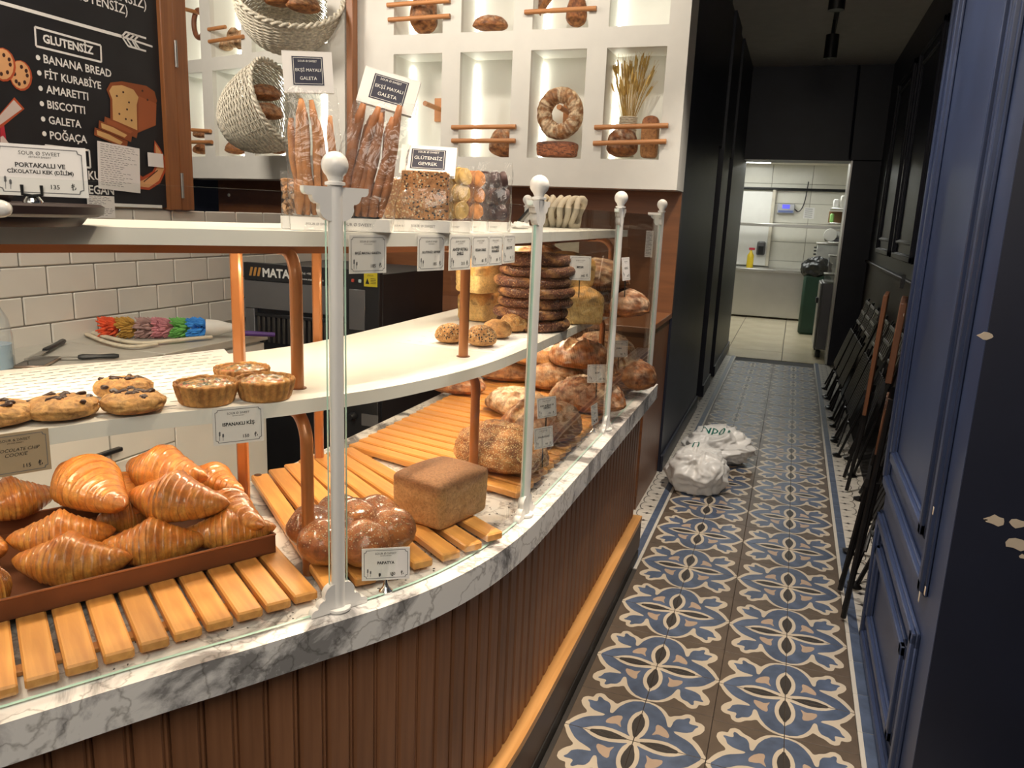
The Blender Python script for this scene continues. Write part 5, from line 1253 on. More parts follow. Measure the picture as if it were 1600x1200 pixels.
discs(Mb, [(-.016 + .011 * (i % 4), -.014 + .006 * (i % 3), .045 + .034 * (i // 4), .9) for i in range(12)], .019, .008, (.55, .36, .12), 'pale yellow round biscuit in a clear bag', 'yellow biscuits in the bag', per=4)
Mb = bag(738, .055, .066, .055, .125, 'clear bag of orange brown biscuits left of the dark biscuit bag', 7, .04, -.2)
discs(Mb, [(-.014 + .011 * (i % 3), -.008 + .008 * (i % 2), .045 + .034 * (i // 3), .9) for i in range(9)], .018, .009, (.48, .20, .06), 'orange brown round biscuit in a clear bag', 'orange biscuits in the bag')
Mb = bag(768, .05, .082, .060, .155, 'clear bag of dark chocolate biscuits, rightmost of the bags on the top shelf', 8, .03, -.2)
discs(Mb, [(-.022 + .022 * (i % 3), -.01 + .012 * (i % 2), .044 + .036 * (i // 3), .3 + i) for i in range(9)], .019, .015, (.060, .028, .026), 'dark chocolate round biscuit in a clear bag', 'dark biscuits in the bag')
# cloth bundle, dark strap and tissue at the far end of the top shelf
p = SH.at(SH.at_col(872, .22, ZT), .22, ZT); o = thing('rolled_cloth', 'bundle of twisted cream cloths at the far end of the top shelf', 'cloth', tuple(p))
exx = V((.94, .30, 0)).normalized()
for k in range(6):
    m = MB(); c = p + exx * (-.06 + .026 * k) + V((0, 0, .055)); d2 = V((0, 1, 0))
    m.tube([c + V((.012 * math.sin(a * 1) + .006 * math.sin(3 * a + k), .052 * math.cos(a), .050 * math.sin(a))) for a in [i * math.pi / 9 for i in range(18)]], .0145, 8, closed=True, flat=.75); part('strand', m, MT['cream'], o, smooth=180)
p = SH.at(SH.at_col(825, .16, ZT), .16, ZT); m = MB(); a_, c_ = p + V((-.035, 0, .012)), p + V((.035, .0, .092)); dd = (c_ - a_); m.box((a_ + c_) / 2, (dd.length, .035, .008), R=dd.to_track_quat('X', 'Z').to_matrix(), bev=.002); solo('black_strap', m, MT['black_plastic'], 'stiff black strap leaning on the cream cloth bundle', 'strap', tuple(a_))
m = MB(); q = SH.at(SH.at_col(812, .15, ZT), .15, ZT); m.v = []
m = sphere_grid(lambda u: (q + V((u.x * .03, u.y * .022, max(0, (u.z + .9) * .009 * (1 + .8 * fb(u, 3, 4))) + .001)), (1, 1, 1, 0)), 20, 12); m.c = None; solo('tissue', m, MT['card'], 'crumpled white tissue by the black strap on the top shelf', 'tissue', tuple(q), smooth=30)
m = MB(); q = PZ(875, 402, ZS + .12); f = to_cam(q); ex = V((0, 0, 1)).cross(f); m.box(q + V((0, .12, .02)), (.13, .003, .16), R=Matrix((ex, -f, V((0, 0, 1)))).transposed()); solo('paper_bag', m, plain('tan_paper', (.50, .42, .30), .7, bmp=.4, sc=25), 'upright sheet of tan paper behind the top loaves on the middle shelf', 'paper', tuple(q + V((0, .12, -.05))))
# ------------------------------------------------------------------ staff side: worktop, drawers, slicer
XW = -1.985
wk = thing('base_cabinet', 'white base cabinet with drawers and pale worktop along the tiled wall', 'cabinet', (-2.2, 2.0, 0))
def addp(nm, lo, hi, m, par, bev=.002, label=None):
    b = MB(); lo, hi = V(lo), V(hi); b.box((lo + hi) / 2, hi - lo, bev=bev); return part(nm, b, MT[m] if isinstance(m, str) else m, par, label=label)
WT = plain('pale_worktop', (.52, .49, .43), .35, var=.06, sc=20)
addp('worktop', (-2.435, .9, .892), (XW + .012, 2.055, .92), WT, wk); addp('worktop', (-2.435, 2.06, .892), (XW + .012, 2.62, .92), WT, wk)
addp('carcass', (-2.43, .9, .06), (XW - .02, 2.61, .89), 'white_plastic', wk)
for y0, y1, z0, z1 in ((.95, 1.385, .08, .88), (1.39, 1.82, .08, .88), (1.825, 2.10, .60, .88), (1.825, 2.10, .08, .595), (2.105, 2.61, .08, .88)):
    d_ = addp('drawer_front' if z0 > .5 else 'door', (XW - .02, y0, z0), (XW, y1, z1), 'white_plastic', wk)
hp, hq = PX(140, 718, XW + .02), PX(194, 703, XW + .02)
m = MB(); m.box(((XW + .008), (hp.y + hq.y) / 2, (hp.z + hq.z) / 2), (.02, hq.y - hp.y, .014), bev=.003); part('handle', m, MT['black_plastic'], wk, label='black bar handle')
SY = 3.0
sl_ = thing('bread_slicer', 'grey and black bread slicing machine with a warning sticker behind the counter', 'bread slicer', (-2.1, 3.3, 0))
xa, xb, zt_ = -2.385, -1.845, 1.165
SG_ = plain('slicer_grey', (.20, .20, .21), .35, .5, .05); SB_ = plain('slicer_black', (.022, .022, .024), .4, .2)
addp('body', (xa + .02, SY + .03, .02), (xb + .17, 3.66, 1.15), SB_, sl_)
addp('header_panel', (xa, SY, 1.085), (xb, SY + .03, zt_), SB_, sl_); addp('front_panel', (xa, SY + .002, .955), (xb, SY + .03, 1.083), SG_, sl_)
addp('side_panel', (xa, SY + .004, .60), (xa + .05, SY + .03, .953), SG_, sl_); addp('control_panel', (xb + .004, SY, .86), (xb + .17, SY + .03, zt_), SB_, sl_)
addp('side_plate', (xb + .02, SY - .004, .90), (xb + .10, SY + .001, 1.08), SG_, sl_)
addp('lower_panel', (xa, SY + .004, .03), (xb + .16, SY + .029, .58), SB_, sl_)
for k in range(17):
    addp('blade', (xa + .065 + .0275 * k, SY + .004, .80), (xa + .079 + .0275 * k, SY + .02, .935), plain('blade', (.12, .11, .10), .4, .7) if k == 0 else bpy.data.materials['blade'], sl_, .001)
addp('guard_bar', (xa + .055, SY + .0, .92), (xb - .01, SY + .024, .935), SB_, sl_)
m = MB(); EXx = V((1, 0, 0)); o = V((xa + .105, SY, 1.105)); write(m, 'MATAS', o, EXx, EZ, width=.17, align='L', bold=.035); write(m, 'Tel: +90 224 443', V((xa + .315, SY, 1.128)), EXx, EZ, width=.10, align='L'); write(m, 'www.matasmak.com', V((xa + .315, SY, 1.103)), EXx, EZ, width=.115, align='L')
part('lettering', m, MT['chalk'], sl_, smooth=0, fix=False)
m = MB(); o = V((xa + .03, SY, 1.105))
for x in (0, .022, .044): poly2d(m, o, EXx, EZ, [(x, 0), (x + .013, 0), (x + .024, .04), (x + .011, .04)])
part('emblem', m, plain('emblem_orange', (.55, .27, .06), .5), sl_, smooth=0, fix=False)
cs = PX(580, 437, xb + .175); cs = PY(580, 437, SY - .002)
m = MB(); m.box((xb + .128, SY - .0022, cs.z), (.066, .001, .062), bev=.0003); stk = part('warning_sticker', m, plain('sticker_yellow', (.72, .60, .03), .5, var=.03), sl_)
m = MB(); o = V((xb + .128, SY - .0028, cs.z))
poly2d(m, o, EXx, EZ, [(-.026, -.020), (-.006, -.020), (-.016, .006)]); poly2d(m, o, EXx, EZ, [(-.0225, -.018), (-.0095, -.018), (-.016, .001)]) if 0 else None
write(m, 'DİKKAT', o + EZ * .014, EXx, EZ, width=.03, align='C')
for k in range(4): line2d(m, o, EXx, EZ, (0, .004 - .007 * k), (.026, .004 - .007 * k), .002)
part('sticker_print', m, MT['ink'], sl_, smooth=0, fix=False)
for x, c in ((.04, (.6, .08, .05)), (.075, (.6, .75, .75))):
    m = MB(); m.box((xb + x, SY - .003, 1.118), (.014, .006, .014), bev=.002); part('button', m, plain('button', c, .4), sl_)
m = MB(); pk = PY(578, 657, SY); m.box((pk.x, SY - .001, pk.z), (.085, .002, .055)); part('rating_plate', m, SG_, sl_)
m = MB(); pk = PY(552, 650, SY); m.lathe([(.02, 0), (.02, .012), (.012, .03)], (0, 0, 0), 12, M=Matrix.Rotation(math.pi / 2, 3, 'X')); m.v = [tuple(V(v) + V((pk.x, SY, pk.z))) for v in m.v]; part('socket', m, MT['black_plastic'], sl_)
# things on the worktop
ZW = .92
def along(u0, v0, u1, v1, z): return PZ(u0, v0, z), PZ(u1, v1, z)
a, c = along(162, 512, 327, 512, ZW + .04); du = thing('feather_duster', 'rainbow coloured feather duster with purple handle lying on the worktop', 'duster', tuple(PZ(240, 520, ZW)))
bx = (c - a); Rd = random.Random(12)
bands = [(.75, .10, .03), (.50, .28, .05), (.42, .26, .24), (.55, .22, .25), (.16, .45, .10), (.05, .28, .75)]
for k, col in enumerate(bands):
    m = MB(); s0 = k / 6; s1 = (k + 1.15) / 6
    for q in range(90):
        an = Rd.uniform(0, 6.28); t0 = Rd.uniform(s0, s1 - .05); e = V((0, math.cos(an), math.sin(an))); y_ = V((-bx.y, bx.x, 0)).normalized(); e = y_ * math.cos(an) + V((0, 0, 1)) * math.sin(an)
        p0 = a + bx * t0; m.tube([p0 + e * .006, p0 + e * .030 - bx.normalized() * .008, p0 + e * Rd.uniform(.036, .042) - bx.normalized() * .022], [.004, .0065, .002], 4)
    part('feathers', m, plain('feather', col, .9, var=.2, sc=40), du, kind='stuff')
m = MB(); e_ = bx.normalized(); m.tube([c - e_ * .01, c + e_ * .03, c + e_ * .09], [.033, .030, .013], 14); part('collar', m, plain('collar_white', (.72, .70, .66), .5), du)
m = MB(); m.tube([c + e_ * .085 - V((0, 0, .01)), c + e_ * .13 - V((0, 0, .022)), c + e_ * .24 - V((0, 0, .028))], [.010, .011, .009], 10); part('handle', m, plain('purple', (.10, .04, .22), .4), du)
a, c = along(60, 520, 120, 508, ZW + .02); ps = thing('power_strip', 'white power strip with plugs on the worktop by the tiled wall', 'power strip', tuple((a + c) / 2 - V((0, 0, .02))))
e_ = (c - a).normalized(); m = MB(); m.box((a + c) / 2, ((c - a).length, .055, .038), math.atan2(e_.y, e_.x), bev=.010); part('body', m, MT['white_plastic'], ps)
m = MB(); m.box(a.lerp(c, .38) + V((0, .0, .045)), (.038, .03, .05), math.atan2(e_.y, e_.x), bev=.005); part('charger', m, MT['white_plastic'], ps)
m = MB(); m.box(a.lerp(c, .75) + V((0, .0, .03)), (.034, .028, .022), math.atan2(e_.y, e_.x), bev=.005); part('plug', m, MT['black_plastic'], ps)
m = MB(); m.tube([a + V((0, 0, -.005)), a - e_ * .05 + V((0, 0, -.012)), a - e_ * .10 + V((.05, 0, -.015))], .0045, 8); part('cord', m, MT['white_plastic'], ps)
m = MB(); t0 = a.lerp(c, .38) + V((0, 0, .072)); pts = [t0, t0 + V((.02, .05, .03)), t0 + V((.06, .16, .0)), t0 + V((.13, .14, -.06)), t0 + V((.20, .08, -.088)), t0 + V((.22, .02, -.088)), t0 + V((.28, .05, -.088)), t0 + V((.34, -.02, -.088))]
m.tube(chaikin(pts, 2), .0016, 5); solo('charging_cable', m, MT['white_plastic'], 'thin white charging cable looping over the worktop', 'cable', tuple(t0 - V((0, 0, .09))), smooth=180)
def knife(u0, v0, u1, v1, u2, v2, label):
    p0, p1, p2 = PZ(u0, v0, ZW + .011), PZ(u1, v1, ZW + .011), PZ(u2, v2, ZW + .006); k_ = thing('knife', label, 'knife', tuple(p1 - V((0, 0, .011))))
    m = MB(); e = (p0 - p1).normalized(); L = (p0 - p1).length; m.tube([p0, p0 - e * .015, p1.lerp(p0, .5), p1 + e * .012, p1], [.007, .011, .009, .012, .008], 8, flat=.8); part('handle', m, MT['black_plastic'], k_)
    d_ = p2 - p1; m = MB(); m.box((p1 + p2) / 2, (d_.length, .022, .0015), R=d_.to_track_quat('X', 'Z').to_matrix()); part('blade', m, MT['steel'], k_)
knife(186, 556, 122, 558, 40, 560, 'black handled kitchen knife lying at the front of the worktop'); knife(100, 532, 70, 548, 44, 562, 'black handled knife by the power strip, lying at a slant')
a, c = along(30, 570, 90, 574, ZW + .004); m = MB(); m.box(PZ(60, 566, ZW + .005), (.085, .155, .009), .55, bev=.003); ph = solo('smartphone', m, plain('phone_frame', (.35, .26, .20), .3, .6), 'smartphone with dark screen lying on the worktop', 'phone', tuple(PZ(60, 566, ZW)))
m = MB(); q = PZ(60, 566, ZW + .005); m.box(q + V((0, 0, .0048)), (.078, .148, .0008), .55); part('screen', m, plain('screen', (.03, .03, .03), .08), ph)
m = MB(); pts = [PZ(u, v, ZW + .012) for u, v in ((140, 518), (170, 528), (215, 537), (260, 533), (310, 528), (330, 526))]
m.tube(chaikin(pts, 2), [.014] * 0 or .013, 8, flat=.5); pts = [PZ(u, v, ZW + .012) for u, v in ((136, 522), (165, 535), (205, 543), (245, 537))]; m.tube(chaikin(pts, 2), .011, 8, flat=.5); solo('folded_strap', m, MT['cream'], 'cream cloth strap folded below the feather duster', 'strap', tuple(PZ(220, 535, ZW)), smooth=180)
bt_ = PZ(-6, 577, ZW); sp = thing('spray_bottle', 'clear spray bottle with pale blue liquid at the left picture edge', 'spray bottle', (bt_.x - .01, bt_.y, ZW)); x_, y_ = bt_.x - .01, bt_.y
m = MB(); m.lathe([(.001, .001), (.054, .001), (.056, .01), (.056, .10), (.048, .15), (.02, .205), (.016, .22), (.016, .235)], (x_, y_, ZW), 28); part('bottle', m, glassy('bottle_clear', (.93, .96, .98), 1, .1, .12), sp, smooth=180)
m = MB(); m.lathe([(.001, .003), (.051, .003), (.052, .01), (.052, .075), (.001, .0755)], (x_, y_, ZW), 24); part('liquid', m, plain('blue_liquid', (.35, .52, .66), .2, var=.02), sp, smooth=60)
m = MB(); m.lathe([(.018, .236), (.018, .262), (.011, .268), (.011, .285)], (x_, y_, ZW), 14); m.box((x_ + .015, y_, ZW + .298), (.085, .022, .026), bev=.005); part('trigger_head', m, plain('spray_blue', (.03, .03, .25), .4), sp)
# ------------------------------------------------------------------ wicker baskets in front of the angled display
def basket(c, axis, up, ra, rb, depth, label, seed):
    """woven bowl: axis points out of the opening"""
    z = V(axis).normalized(); x = V(up); x = (x - z * x.dot(z)).normalized(); y = z.cross(x)
    M = Matrix.Identity(4)
    for i in range(3): M[i][0] = x[i]; M[i][1] = y[i]; M[i][2] = z[i]; M[i][3] = V(c)[i]
    b = thing('wicker_basket', label, 'basket', tuple(V(c) - z * depth * .5))
    def P_(t, a, off=0):
        th = t * math.pi / 2; k = math.sin(th) ** .85
        return M @ V(((ra * k + off) * math.cos(a), (rb * k + off) * math.sin(a), -depth * math.cos(th) * (1 + off / depth)))
    NS = 34; m = MB()
    for i in range(NS):
        a = 2 * math.pi * i / NS; m.tube([P_(.06 + .94 * k / 12, a) for k in range(13)], .0028, 5)
    part('stakes', m, MT['wicker'], b, smooth=180, kind='stuff')
    m = MB(); NW = 44
    for j in range(NW):
        t = .07 + .91 * j / (NW - 1); n = NS * 2; pts = []
        for i in range(n):
            a = 2 * math.pi * i / n; s = math.cos(math.pi * i / 2 * 1 + (math.pi if j % 2 else 0)) if i % 2 == 0 else 0
            pts.append(P_(t + .004 * N3((a * 2, j, seed), 1), a, .0042 * s))
        m.tube(pts, .0036 + .0012 * (t < .3), 4, closed=True, flat=1.5)
    part('weave', m, MT['wicker'], b, smooth=180, kind='stuff')
    m = MB()
    for s in (0, math.pi):
        m.tube([P_(1.0, 2 * math.pi * i / 90, .010 * math.cos(2 * math.pi * i / 90 * 22 + s)) + z * (.010 * math.sin(2 * math.pi * i / 90 * 22 + s)) for i in range(90)], .0085, 6, closed=True)
    part('rim', m, MT['wicker'], b, smooth=180)
    return M
bc = on_unit(ML, 437, 160, -.24); Cb = ML @ V((bc.x, -.24, bc.z))
nL = (ML.to_3x3() @ V((0, -1, 0)))
MB1 = basket(Cb, nL * -.22 + dl * .90 + V((0, 0, .36)), nL, .225, .245, .40, 'lower pale wicker basket hung before the angled display, opening to the right', 1)
bc2 = on_unit(ML, 452, -14, -.24); Cb2 = ML @ V((bc2.x, -.24, bc2.z))
MB2 = basket(Cb2, nL * .42 + dl * .62 + V((0, 0, .62)), nL, .30, .27, .34, 'upper wicker basket hung before the angled display, cut by the picture top', 2)
for Mx, k, ps_ in ((MB1, 1, ((.0, -.05, -.10), (.05, .08, -.08))), (MB2, 2, ((.04, .0, -.09), (-.05, .08, -.08), (.06, -.1, -.07)))):
    for i, q in enumerate(ps_):
        p = Mx @ V(q); put('basket_loaf', loaf_mesh(.10, .075, .09, 100 + k * 10 + i, pal=P_R, cracks=.5, flour=.2, nu=48, nv=28), 'bread', ('dark loaf lying inside the lower wicker basket, ' if k == 1 else 'dark loaf lying inside the upper wicker basket, ') + ('at the left', 'at the right', 'in the middle')[i], 'bread loaf', tuple(p), i * 1.3, 'loaves in the wicker baskets')
# ------------------------------------------------------------------ breads in the niches
NG = 'display breads in the niches'
def nloaf(M, u, v, dep, a, b, h, seed, label, rz=0, tilt=None, mat='bread', **k):
    """u, v is the middle of the underside"""
    q = on_unit(M, u, v, dep); p = M @ V((q.x, dep, q.z)); k.setdefault('pal', P_R)
    return put('display_loaf', loaf_mesh(a, b, h, seed, nu=52, nv=30, **k), mat, label, 'bread loaf', tuple(p), rz, NG, tilt)
nloaf(MR, 971, 246, .10, .082, .075, .155, 120, 'round brown loaf behind the dowels in the wheat niche', cracks=.6, flour=.4)
nloaf(MR, 790, 246, .12, .095, .08, .17, 121, 'dark loaf behind the dowels left of the ring loaf', cracks=.5, flour=.2)
nloaf(MR, 662, 53, .10, .075, .08, .24, 122, 'dark striped tall loaf behind the dowels in the top left niche', scores=[((0, 0), 1.5, .9, .1), ((.4, 0), 1.5, .8, .08), ((-.4, 0), 1.5, .8, .08)], flour=.3)
nloaf(MR, 766, 48, .10, .095, .08, .075, 123, 'half cut dark loaf on the sill of a top row niche', flour=.2)
for (u, v), (u1, v1), lb in (((838, 40), (872, -10), 'baguette leaning in the top row niche, left of two'), ((880, 42), (918, 38), 'short brown loaf standing in the top row niche, right of two')):
    if lb.startswith('bag'):
        q, q1 = on_unit(MR, u, v, .12), on_unit(MR, u1, v1, .12); a_, c_ = MR @ V((q.x, .12, q.z)), MR @ V((q1.x, .12, q1.z)); d_ = c_ - a_
        o = put('display_loaf', loaf_mesh(d_.length * .62, .036, .065, 125, pal=P_R, nu=60, nv=26, flour=.4, scores=[((x, 0), .5, .35, .3) for x in (-.6, 0, .6)]), 'bread', lb, 'bread loaf', tuple((a_ + c_) / 2), 0, NG); o.matrix_basis = Matrix.Translation((a_ + c_) / 2 + V((0, 0, .02))) @ d_.to_track_quat('X', 'Z').to_matrix().to_4x4()
    else: nloaf(MR, 900, 42, .10, .055, .055, .16, 126, lb, cracks=.6)
q = on_unit(MR, 1013, 247, .10); put('display_loaf', brick_loaf(.085, .08, .21, 127, ((.36, .16, .055), (.45, .22, .08), (.28, .10, .035)), .2), 'bread', 'upright brown tin loaf behind the dowels right of the wheat', 'bread loaf', tuple(MR @ V((q.x, .10, q.z))), 0, NG)
q = on_unit(MR, 870, 246, .08); pblk = MR @ V((q.x, .08, q.z + .001))
put('seed_block', brick_loaf(.215, .10, .082, 128, ((.27, .085, .030), (.38, .13, .05), (.16, .05, .02)), .12, lambda u, q_, c: mixc(c, (.04, .015, .008), 1 if N3(u, 16, 4) > .32 else 0)), 'bread', 'dotted brown loaf block under the ring loaf', 'bread loaf', tuple(pblk), 0, NG)
q = on_unit(MR, 875, 178, .07); rc = MR @ V((q.x, .075, q.z + .003))
m = MB(); cols = []
for i in range(72):
    a = 2 * math.pi * i / 72
    for j in range(22):
        b = 2 * math.pi * j / 22; u3 = V((math.cos(a) * 2.2, math.sin(a) * 2.2, math.sin(b))); d = .036 * (1 + .10 * fb(u3, 1.2, 5) + .08 * fb(u3, 4, 6))
        rr_ = .088 + d * math.cos(b) * 1.1; m.v.append((rr_ * math.cos(a), d * math.sin(b) * .95, rr_ * math.sin(a) * 1.06))
        g = fb(u3, 2.0, 8, 4); c = mixc((.16, .06, .022), (.36, .17, .06), .5 + g); c = mixc(c, (.66, .52, .34), .9 * max(0, min(1, 2.2 * fb(u3, 2.6, 15, 4) + .25))); cols.append((*c, 0))
for i in range(72):
    for j in range(22): i2, j2 = (i + 1) % 72, (j + 1) % 22; m.f.append((i * 22 + j, i2 * 22 + j, i2 * 22 + j2, i * 22 + j2)); m.m.append(0)
m.c = cols; put('ring_loaf', m, 'bread', 'big floury ring loaf standing on edge in a lit niche', 'bread loaf', tuple(rc), 0, NG)
# wheat
q = on_unit(MR, 979, 246, .16); wp = MR @ V((q.x, .140, q.z)); wv = thing('wheat_vase', 'woven vase with a bunch of dry wheat in the right lit niche', 'vase', tuple(wp))
m = MB()
for j in range(24):
    z = .004 + .0085 * j; m.tube([(wp.x + (.036 + .008 * j / 24 + .0022 * (1 if (i + j) % 2 else -1)) * math.cos(2 * math.pi * i / 20), wp.y + (.036 + .008 * j / 24 + .0022 * (1 if (i + j) % 2 else -1)) * math.sin(2 * math.pi * i / 20), wp.z + z) for i in range(20)], .0045, 5, closed=True)
part('woven_body', m, MT['cream'], wv, smooth=180)
m = MB(); rr = random.Random(5)
for k in range(70):
    a = rr.uniform(0, 6.28); sp_ = rr.uniform(.1, 1); h = rr.uniform(.24, .40); b0 = V((wp.x + .02 * math.cos(a), wp.y + .02 * math.sin(a), wp.z + .16)); tip = b0 + V((.10 * sp_ * math.cos(a), .045 * sp_ * math.sin(a), h - .05)); md = b0.lerp(tip, .5) + V((0, 0, .02))
    pts = [b0, md, tip]; m.tube(pts, .0011, 4)
    d = (tip - md).normalized(); m.tube([tip - d * .055, tip - d * .03, tip, tip + d * .006], [.0015, .0055, .004, .0006], 5)
    for s in (-1, 1): m.tube([tip - d * .02, tip + d * .035 + V((.010 * s, 0, 0))], .0006, 3)
part('wheat_stalks', m, plain('wheat', (.50, .33, .10), .7, var=.3, sc=30), wv, kind='stuff', smooth=60)
# left unit
nloaf(ML, 370, 241, .10, .075, .07, .085, 130, 'brown cracked half loaf in the niche under the lower basket, left', flour=.1, cracks=.8)
nloaf(ML, 433, 241, .10, .065, .06, .11, 131, 'dark loaf in the niche right of the half loaf, below the basket')
nloaf(ML, 316, 241, .10, .06, .06, .07, 132, 'brown loaf at the bottom of the far left niche', cracks=.6); nloaf(ML, 315, 216, .10, .055, .055, .06, 133, 'loaf on top of another in the far left niche', cracks=.6)
for k, (u, v, lb) in enumerate(((353, 79, 'left'), (366, 74, 'middle'), (378, 78, 'right'))): nloaf(ML, u, v, .10, .045, .045, .12 if k else .06, 134 + k, 'pale brown bread stick bundle piece in the niche by the upper basket, ' + lb, pal=P_F)
nloaf(ML, 500, 62, .12, .07, .06, .08, 140, 'dark loaf in the niche below the upper basket', flour=.3)
q = on_unit(ML, 313, 38, .06); m = MB(); pc = ML @ V((q.x, .05, q.z)); ex_ = dl
m.tube([pc + ex_ * (.055 * math.sin(t)) + V((0, 0, .085 * math.cos(t))) for t in [i * math.pi / 14 for i in range(28)]], .017, 10, closed=True); solo('bread_ring', m, plain('pretzel', (.20, .07, .028), .5, var=.3, sc=30), 'dark bread ring hanging on a peg in the far left niche', 'bread ring', tuple(pc), group=None, smooth=180)
m = MB(); m.tube([ML @ V((q.x - .02, -.03, q.z + .075)), ML @ V((q.x + .005, .22, q.z + .065))], .013, 10); solo('wooden_peg', m, MT['dowel'], 'wooden peg holding the dark bread ring in the far left niche', 'peg', tuple(pc), smooth=40)
# ------------------------------------------------------------------ corridor: plastic bag on the floor
def crumple(c, r, sc, seed, amp=.24):
    def fn(u):
        d = 1
        for k, (s, a) in enumerate((((1.2, 1.2, 1.2), .75), ((3.4, 1.0, 1.5), .46), ((1.2, 4.6, 1.7), .32), ((8, 2.4, 3), .10), ((3, 9, 4), .07))):
            uu = u + V((.22 * N3(u, 2.2, seed + 7), .22 * N3(u, 2.2, seed + 8), 0)); n = N3((uu.x * s[0], uu.y * s[1], uu.z * s[2]), 1, seed + k); d += amp * a * (1 - 2 * abs(n) * 1.6) * .6
        z = u.z * sc[2] * r * d
        return V((c[0] + u.x * sc[0] * r * d, c[1] + u.y * sc[1] * r * d, max(.004, c[2] + z))), (1, 1, 1, 0)
    m = sphere_grid(fn, 130, 90); m.c = None; return m
pb = PZ(1100, 735, .0); pbag = thing('plastic_bag', 'crumpled white plastic shopping bag lying on the patterned corridor floor', 'bag', (pb.x, pb.y, 0))
c1 = PZ(1090, 735, .10); c2 = PZ(1122, 700, .09)
m = crumple((c1.x, c1.y, .10), .155, (.98, 1.05, .82), 3); part('bag_body', m, MT['bag_white'], pbag, smooth=180, fix=False)
m = crumple((c2.x, c2.y + .05, .095), .165, (1.12, 1.1, .62), 9, .30); part('bag_fold', m, MT['bag_white'], pbag, smooth=180, fix=False)
GRN = plain('print_green', (.01, .16, .12), .4)
m = MB(); cf = V((c2.x, c2.y, .2))
for (u, v, s, w_) in ((1097, 689, '10dN', .16), (1076, 715, 'U', .035)):
    p = PZ(u, v, .235 if w_ > .1 else .225); write(m, s, p, (-1, -.1, 0.05), V((0, -.75, -.65)) * -1 if 0 else (0.05, -.8, .3), width=w_, align='C', bold=.01, mi=0)
bag_print = m
# ------------------------------------------------------------------ folded chairs and table tops leaning on the right wall
MT['table_wood'] = wood('table_wood', (.10, .035, .012), (.17, .062, .022), (40, 40, 3), .5)
CHG = 'folded black metal chairs along the corridor wall'
def chair_meshes():
    o = {}; Wd = .38
    def leg(y, bend):
        m = MB(); m.box((0, y, .44), (.014, .026, .88), bev=.004); m.lathe([(.001, 0), (.030, 0), (.032, .006), (.018, .014), (.010, .02)], (-.006, y, 0), 14); return m
    o['legA'] = leg(.013, 0); o['legB'] = leg(Wd - .013, 0)
    def cross(s):
        m = MB(); m.tube([(-.022, .05 if s > 0 else Wd - .05, .05), (-.026, Wd / 2, .32), (-.022, Wd - .05 if s > 0 else .05, .62)], .008, 6); return m
    o['stretcher'] = cross(1); o['stretcher2'] = cross(-1)
    m = MB(); m.tube([(-.03, .03 + .07 * math.sin(t), .12 + .11 * math.sin(t * .5) * 1.2 + .03 * math.cos(t)) for t in [i * math.pi / 10 for i in range(11)]], .007, 6); o['brace'] = m
    for k in range(5): m = MB(); m.box((-.012, .045 + .0725 * k, .76), (.006, .034, .20), bev=.002); o['back_slat%d' % k] = m
    for k in range(3): m = MB(); m.box((-.016, Wd / 2, .67 + .09 * k), (.008, Wd - .04, .020), bev=.002); o['back_rail%d' % k] = m
    for k in range(6): m = MB(); m.box((-.030, .04 + .06 * k, .42), (.010, .042, .34), bev=.003); o['seat_slat%d' % k] = m
    return o
chp = chair_meshes(); ch0 = None
spots = [(.385, 3.24, .16, 'nearest the camera beside the navy pier'), (.480, 4.02, .11, 'second from the camera'), (.470, 4.80, .11, 'third from the camera, behind the farthest table top'), (.405, 5.20, .15, 'fourth from the camera'), (.415, 5.64, .14, 'fifth from the camera'), (.410, 6.24, .14, 'sixth from the camera'), (.405, 6.64, .14, 'next to last towards the kitchen'), (.395, 7.06, .15, 'last one towards the kitchen')]
for i, (x, y, k, wh) in enumerate(spots):
    lb = 'folded black metal chair on the wall, ' + wh; tl = math.atan2(.675 - x, .88)
    if ch0 is None:
        ch0 = thing('folding_chair', lb, 'chair', (0, 0, 0), 0, CHG)
        for n_, m in chp.items():
            nm = 'leg' if n_.startswith('leg') else 'back_slat' if n_.startswith('back_s') else 'back_rail' if n_.startswith('back_r') else 'seat_slat' if n_.startswith('seat') else 'stretcher' if n_.startswith('str') else n_
            part(nm, m, plain('slat_sheen', (.10, .095, .085), .3, .4) if n_ == 'back_slat0' else bpy.data.materials['slat_sheen'] if nm.startswith('back') else MT['iron'], ch0)  # chair backs paler: reflections on the black metal put into the colour
        o = ch0
    else: o = copy_tree(ch0); o['label'] = lb
    o.matrix_basis = Matrix.Translation((x, y, 0)) @ Matrix.Rotation(tl, 4, 'Y')
TTG = 'wooden folding table tops leaning on the corridor wall'
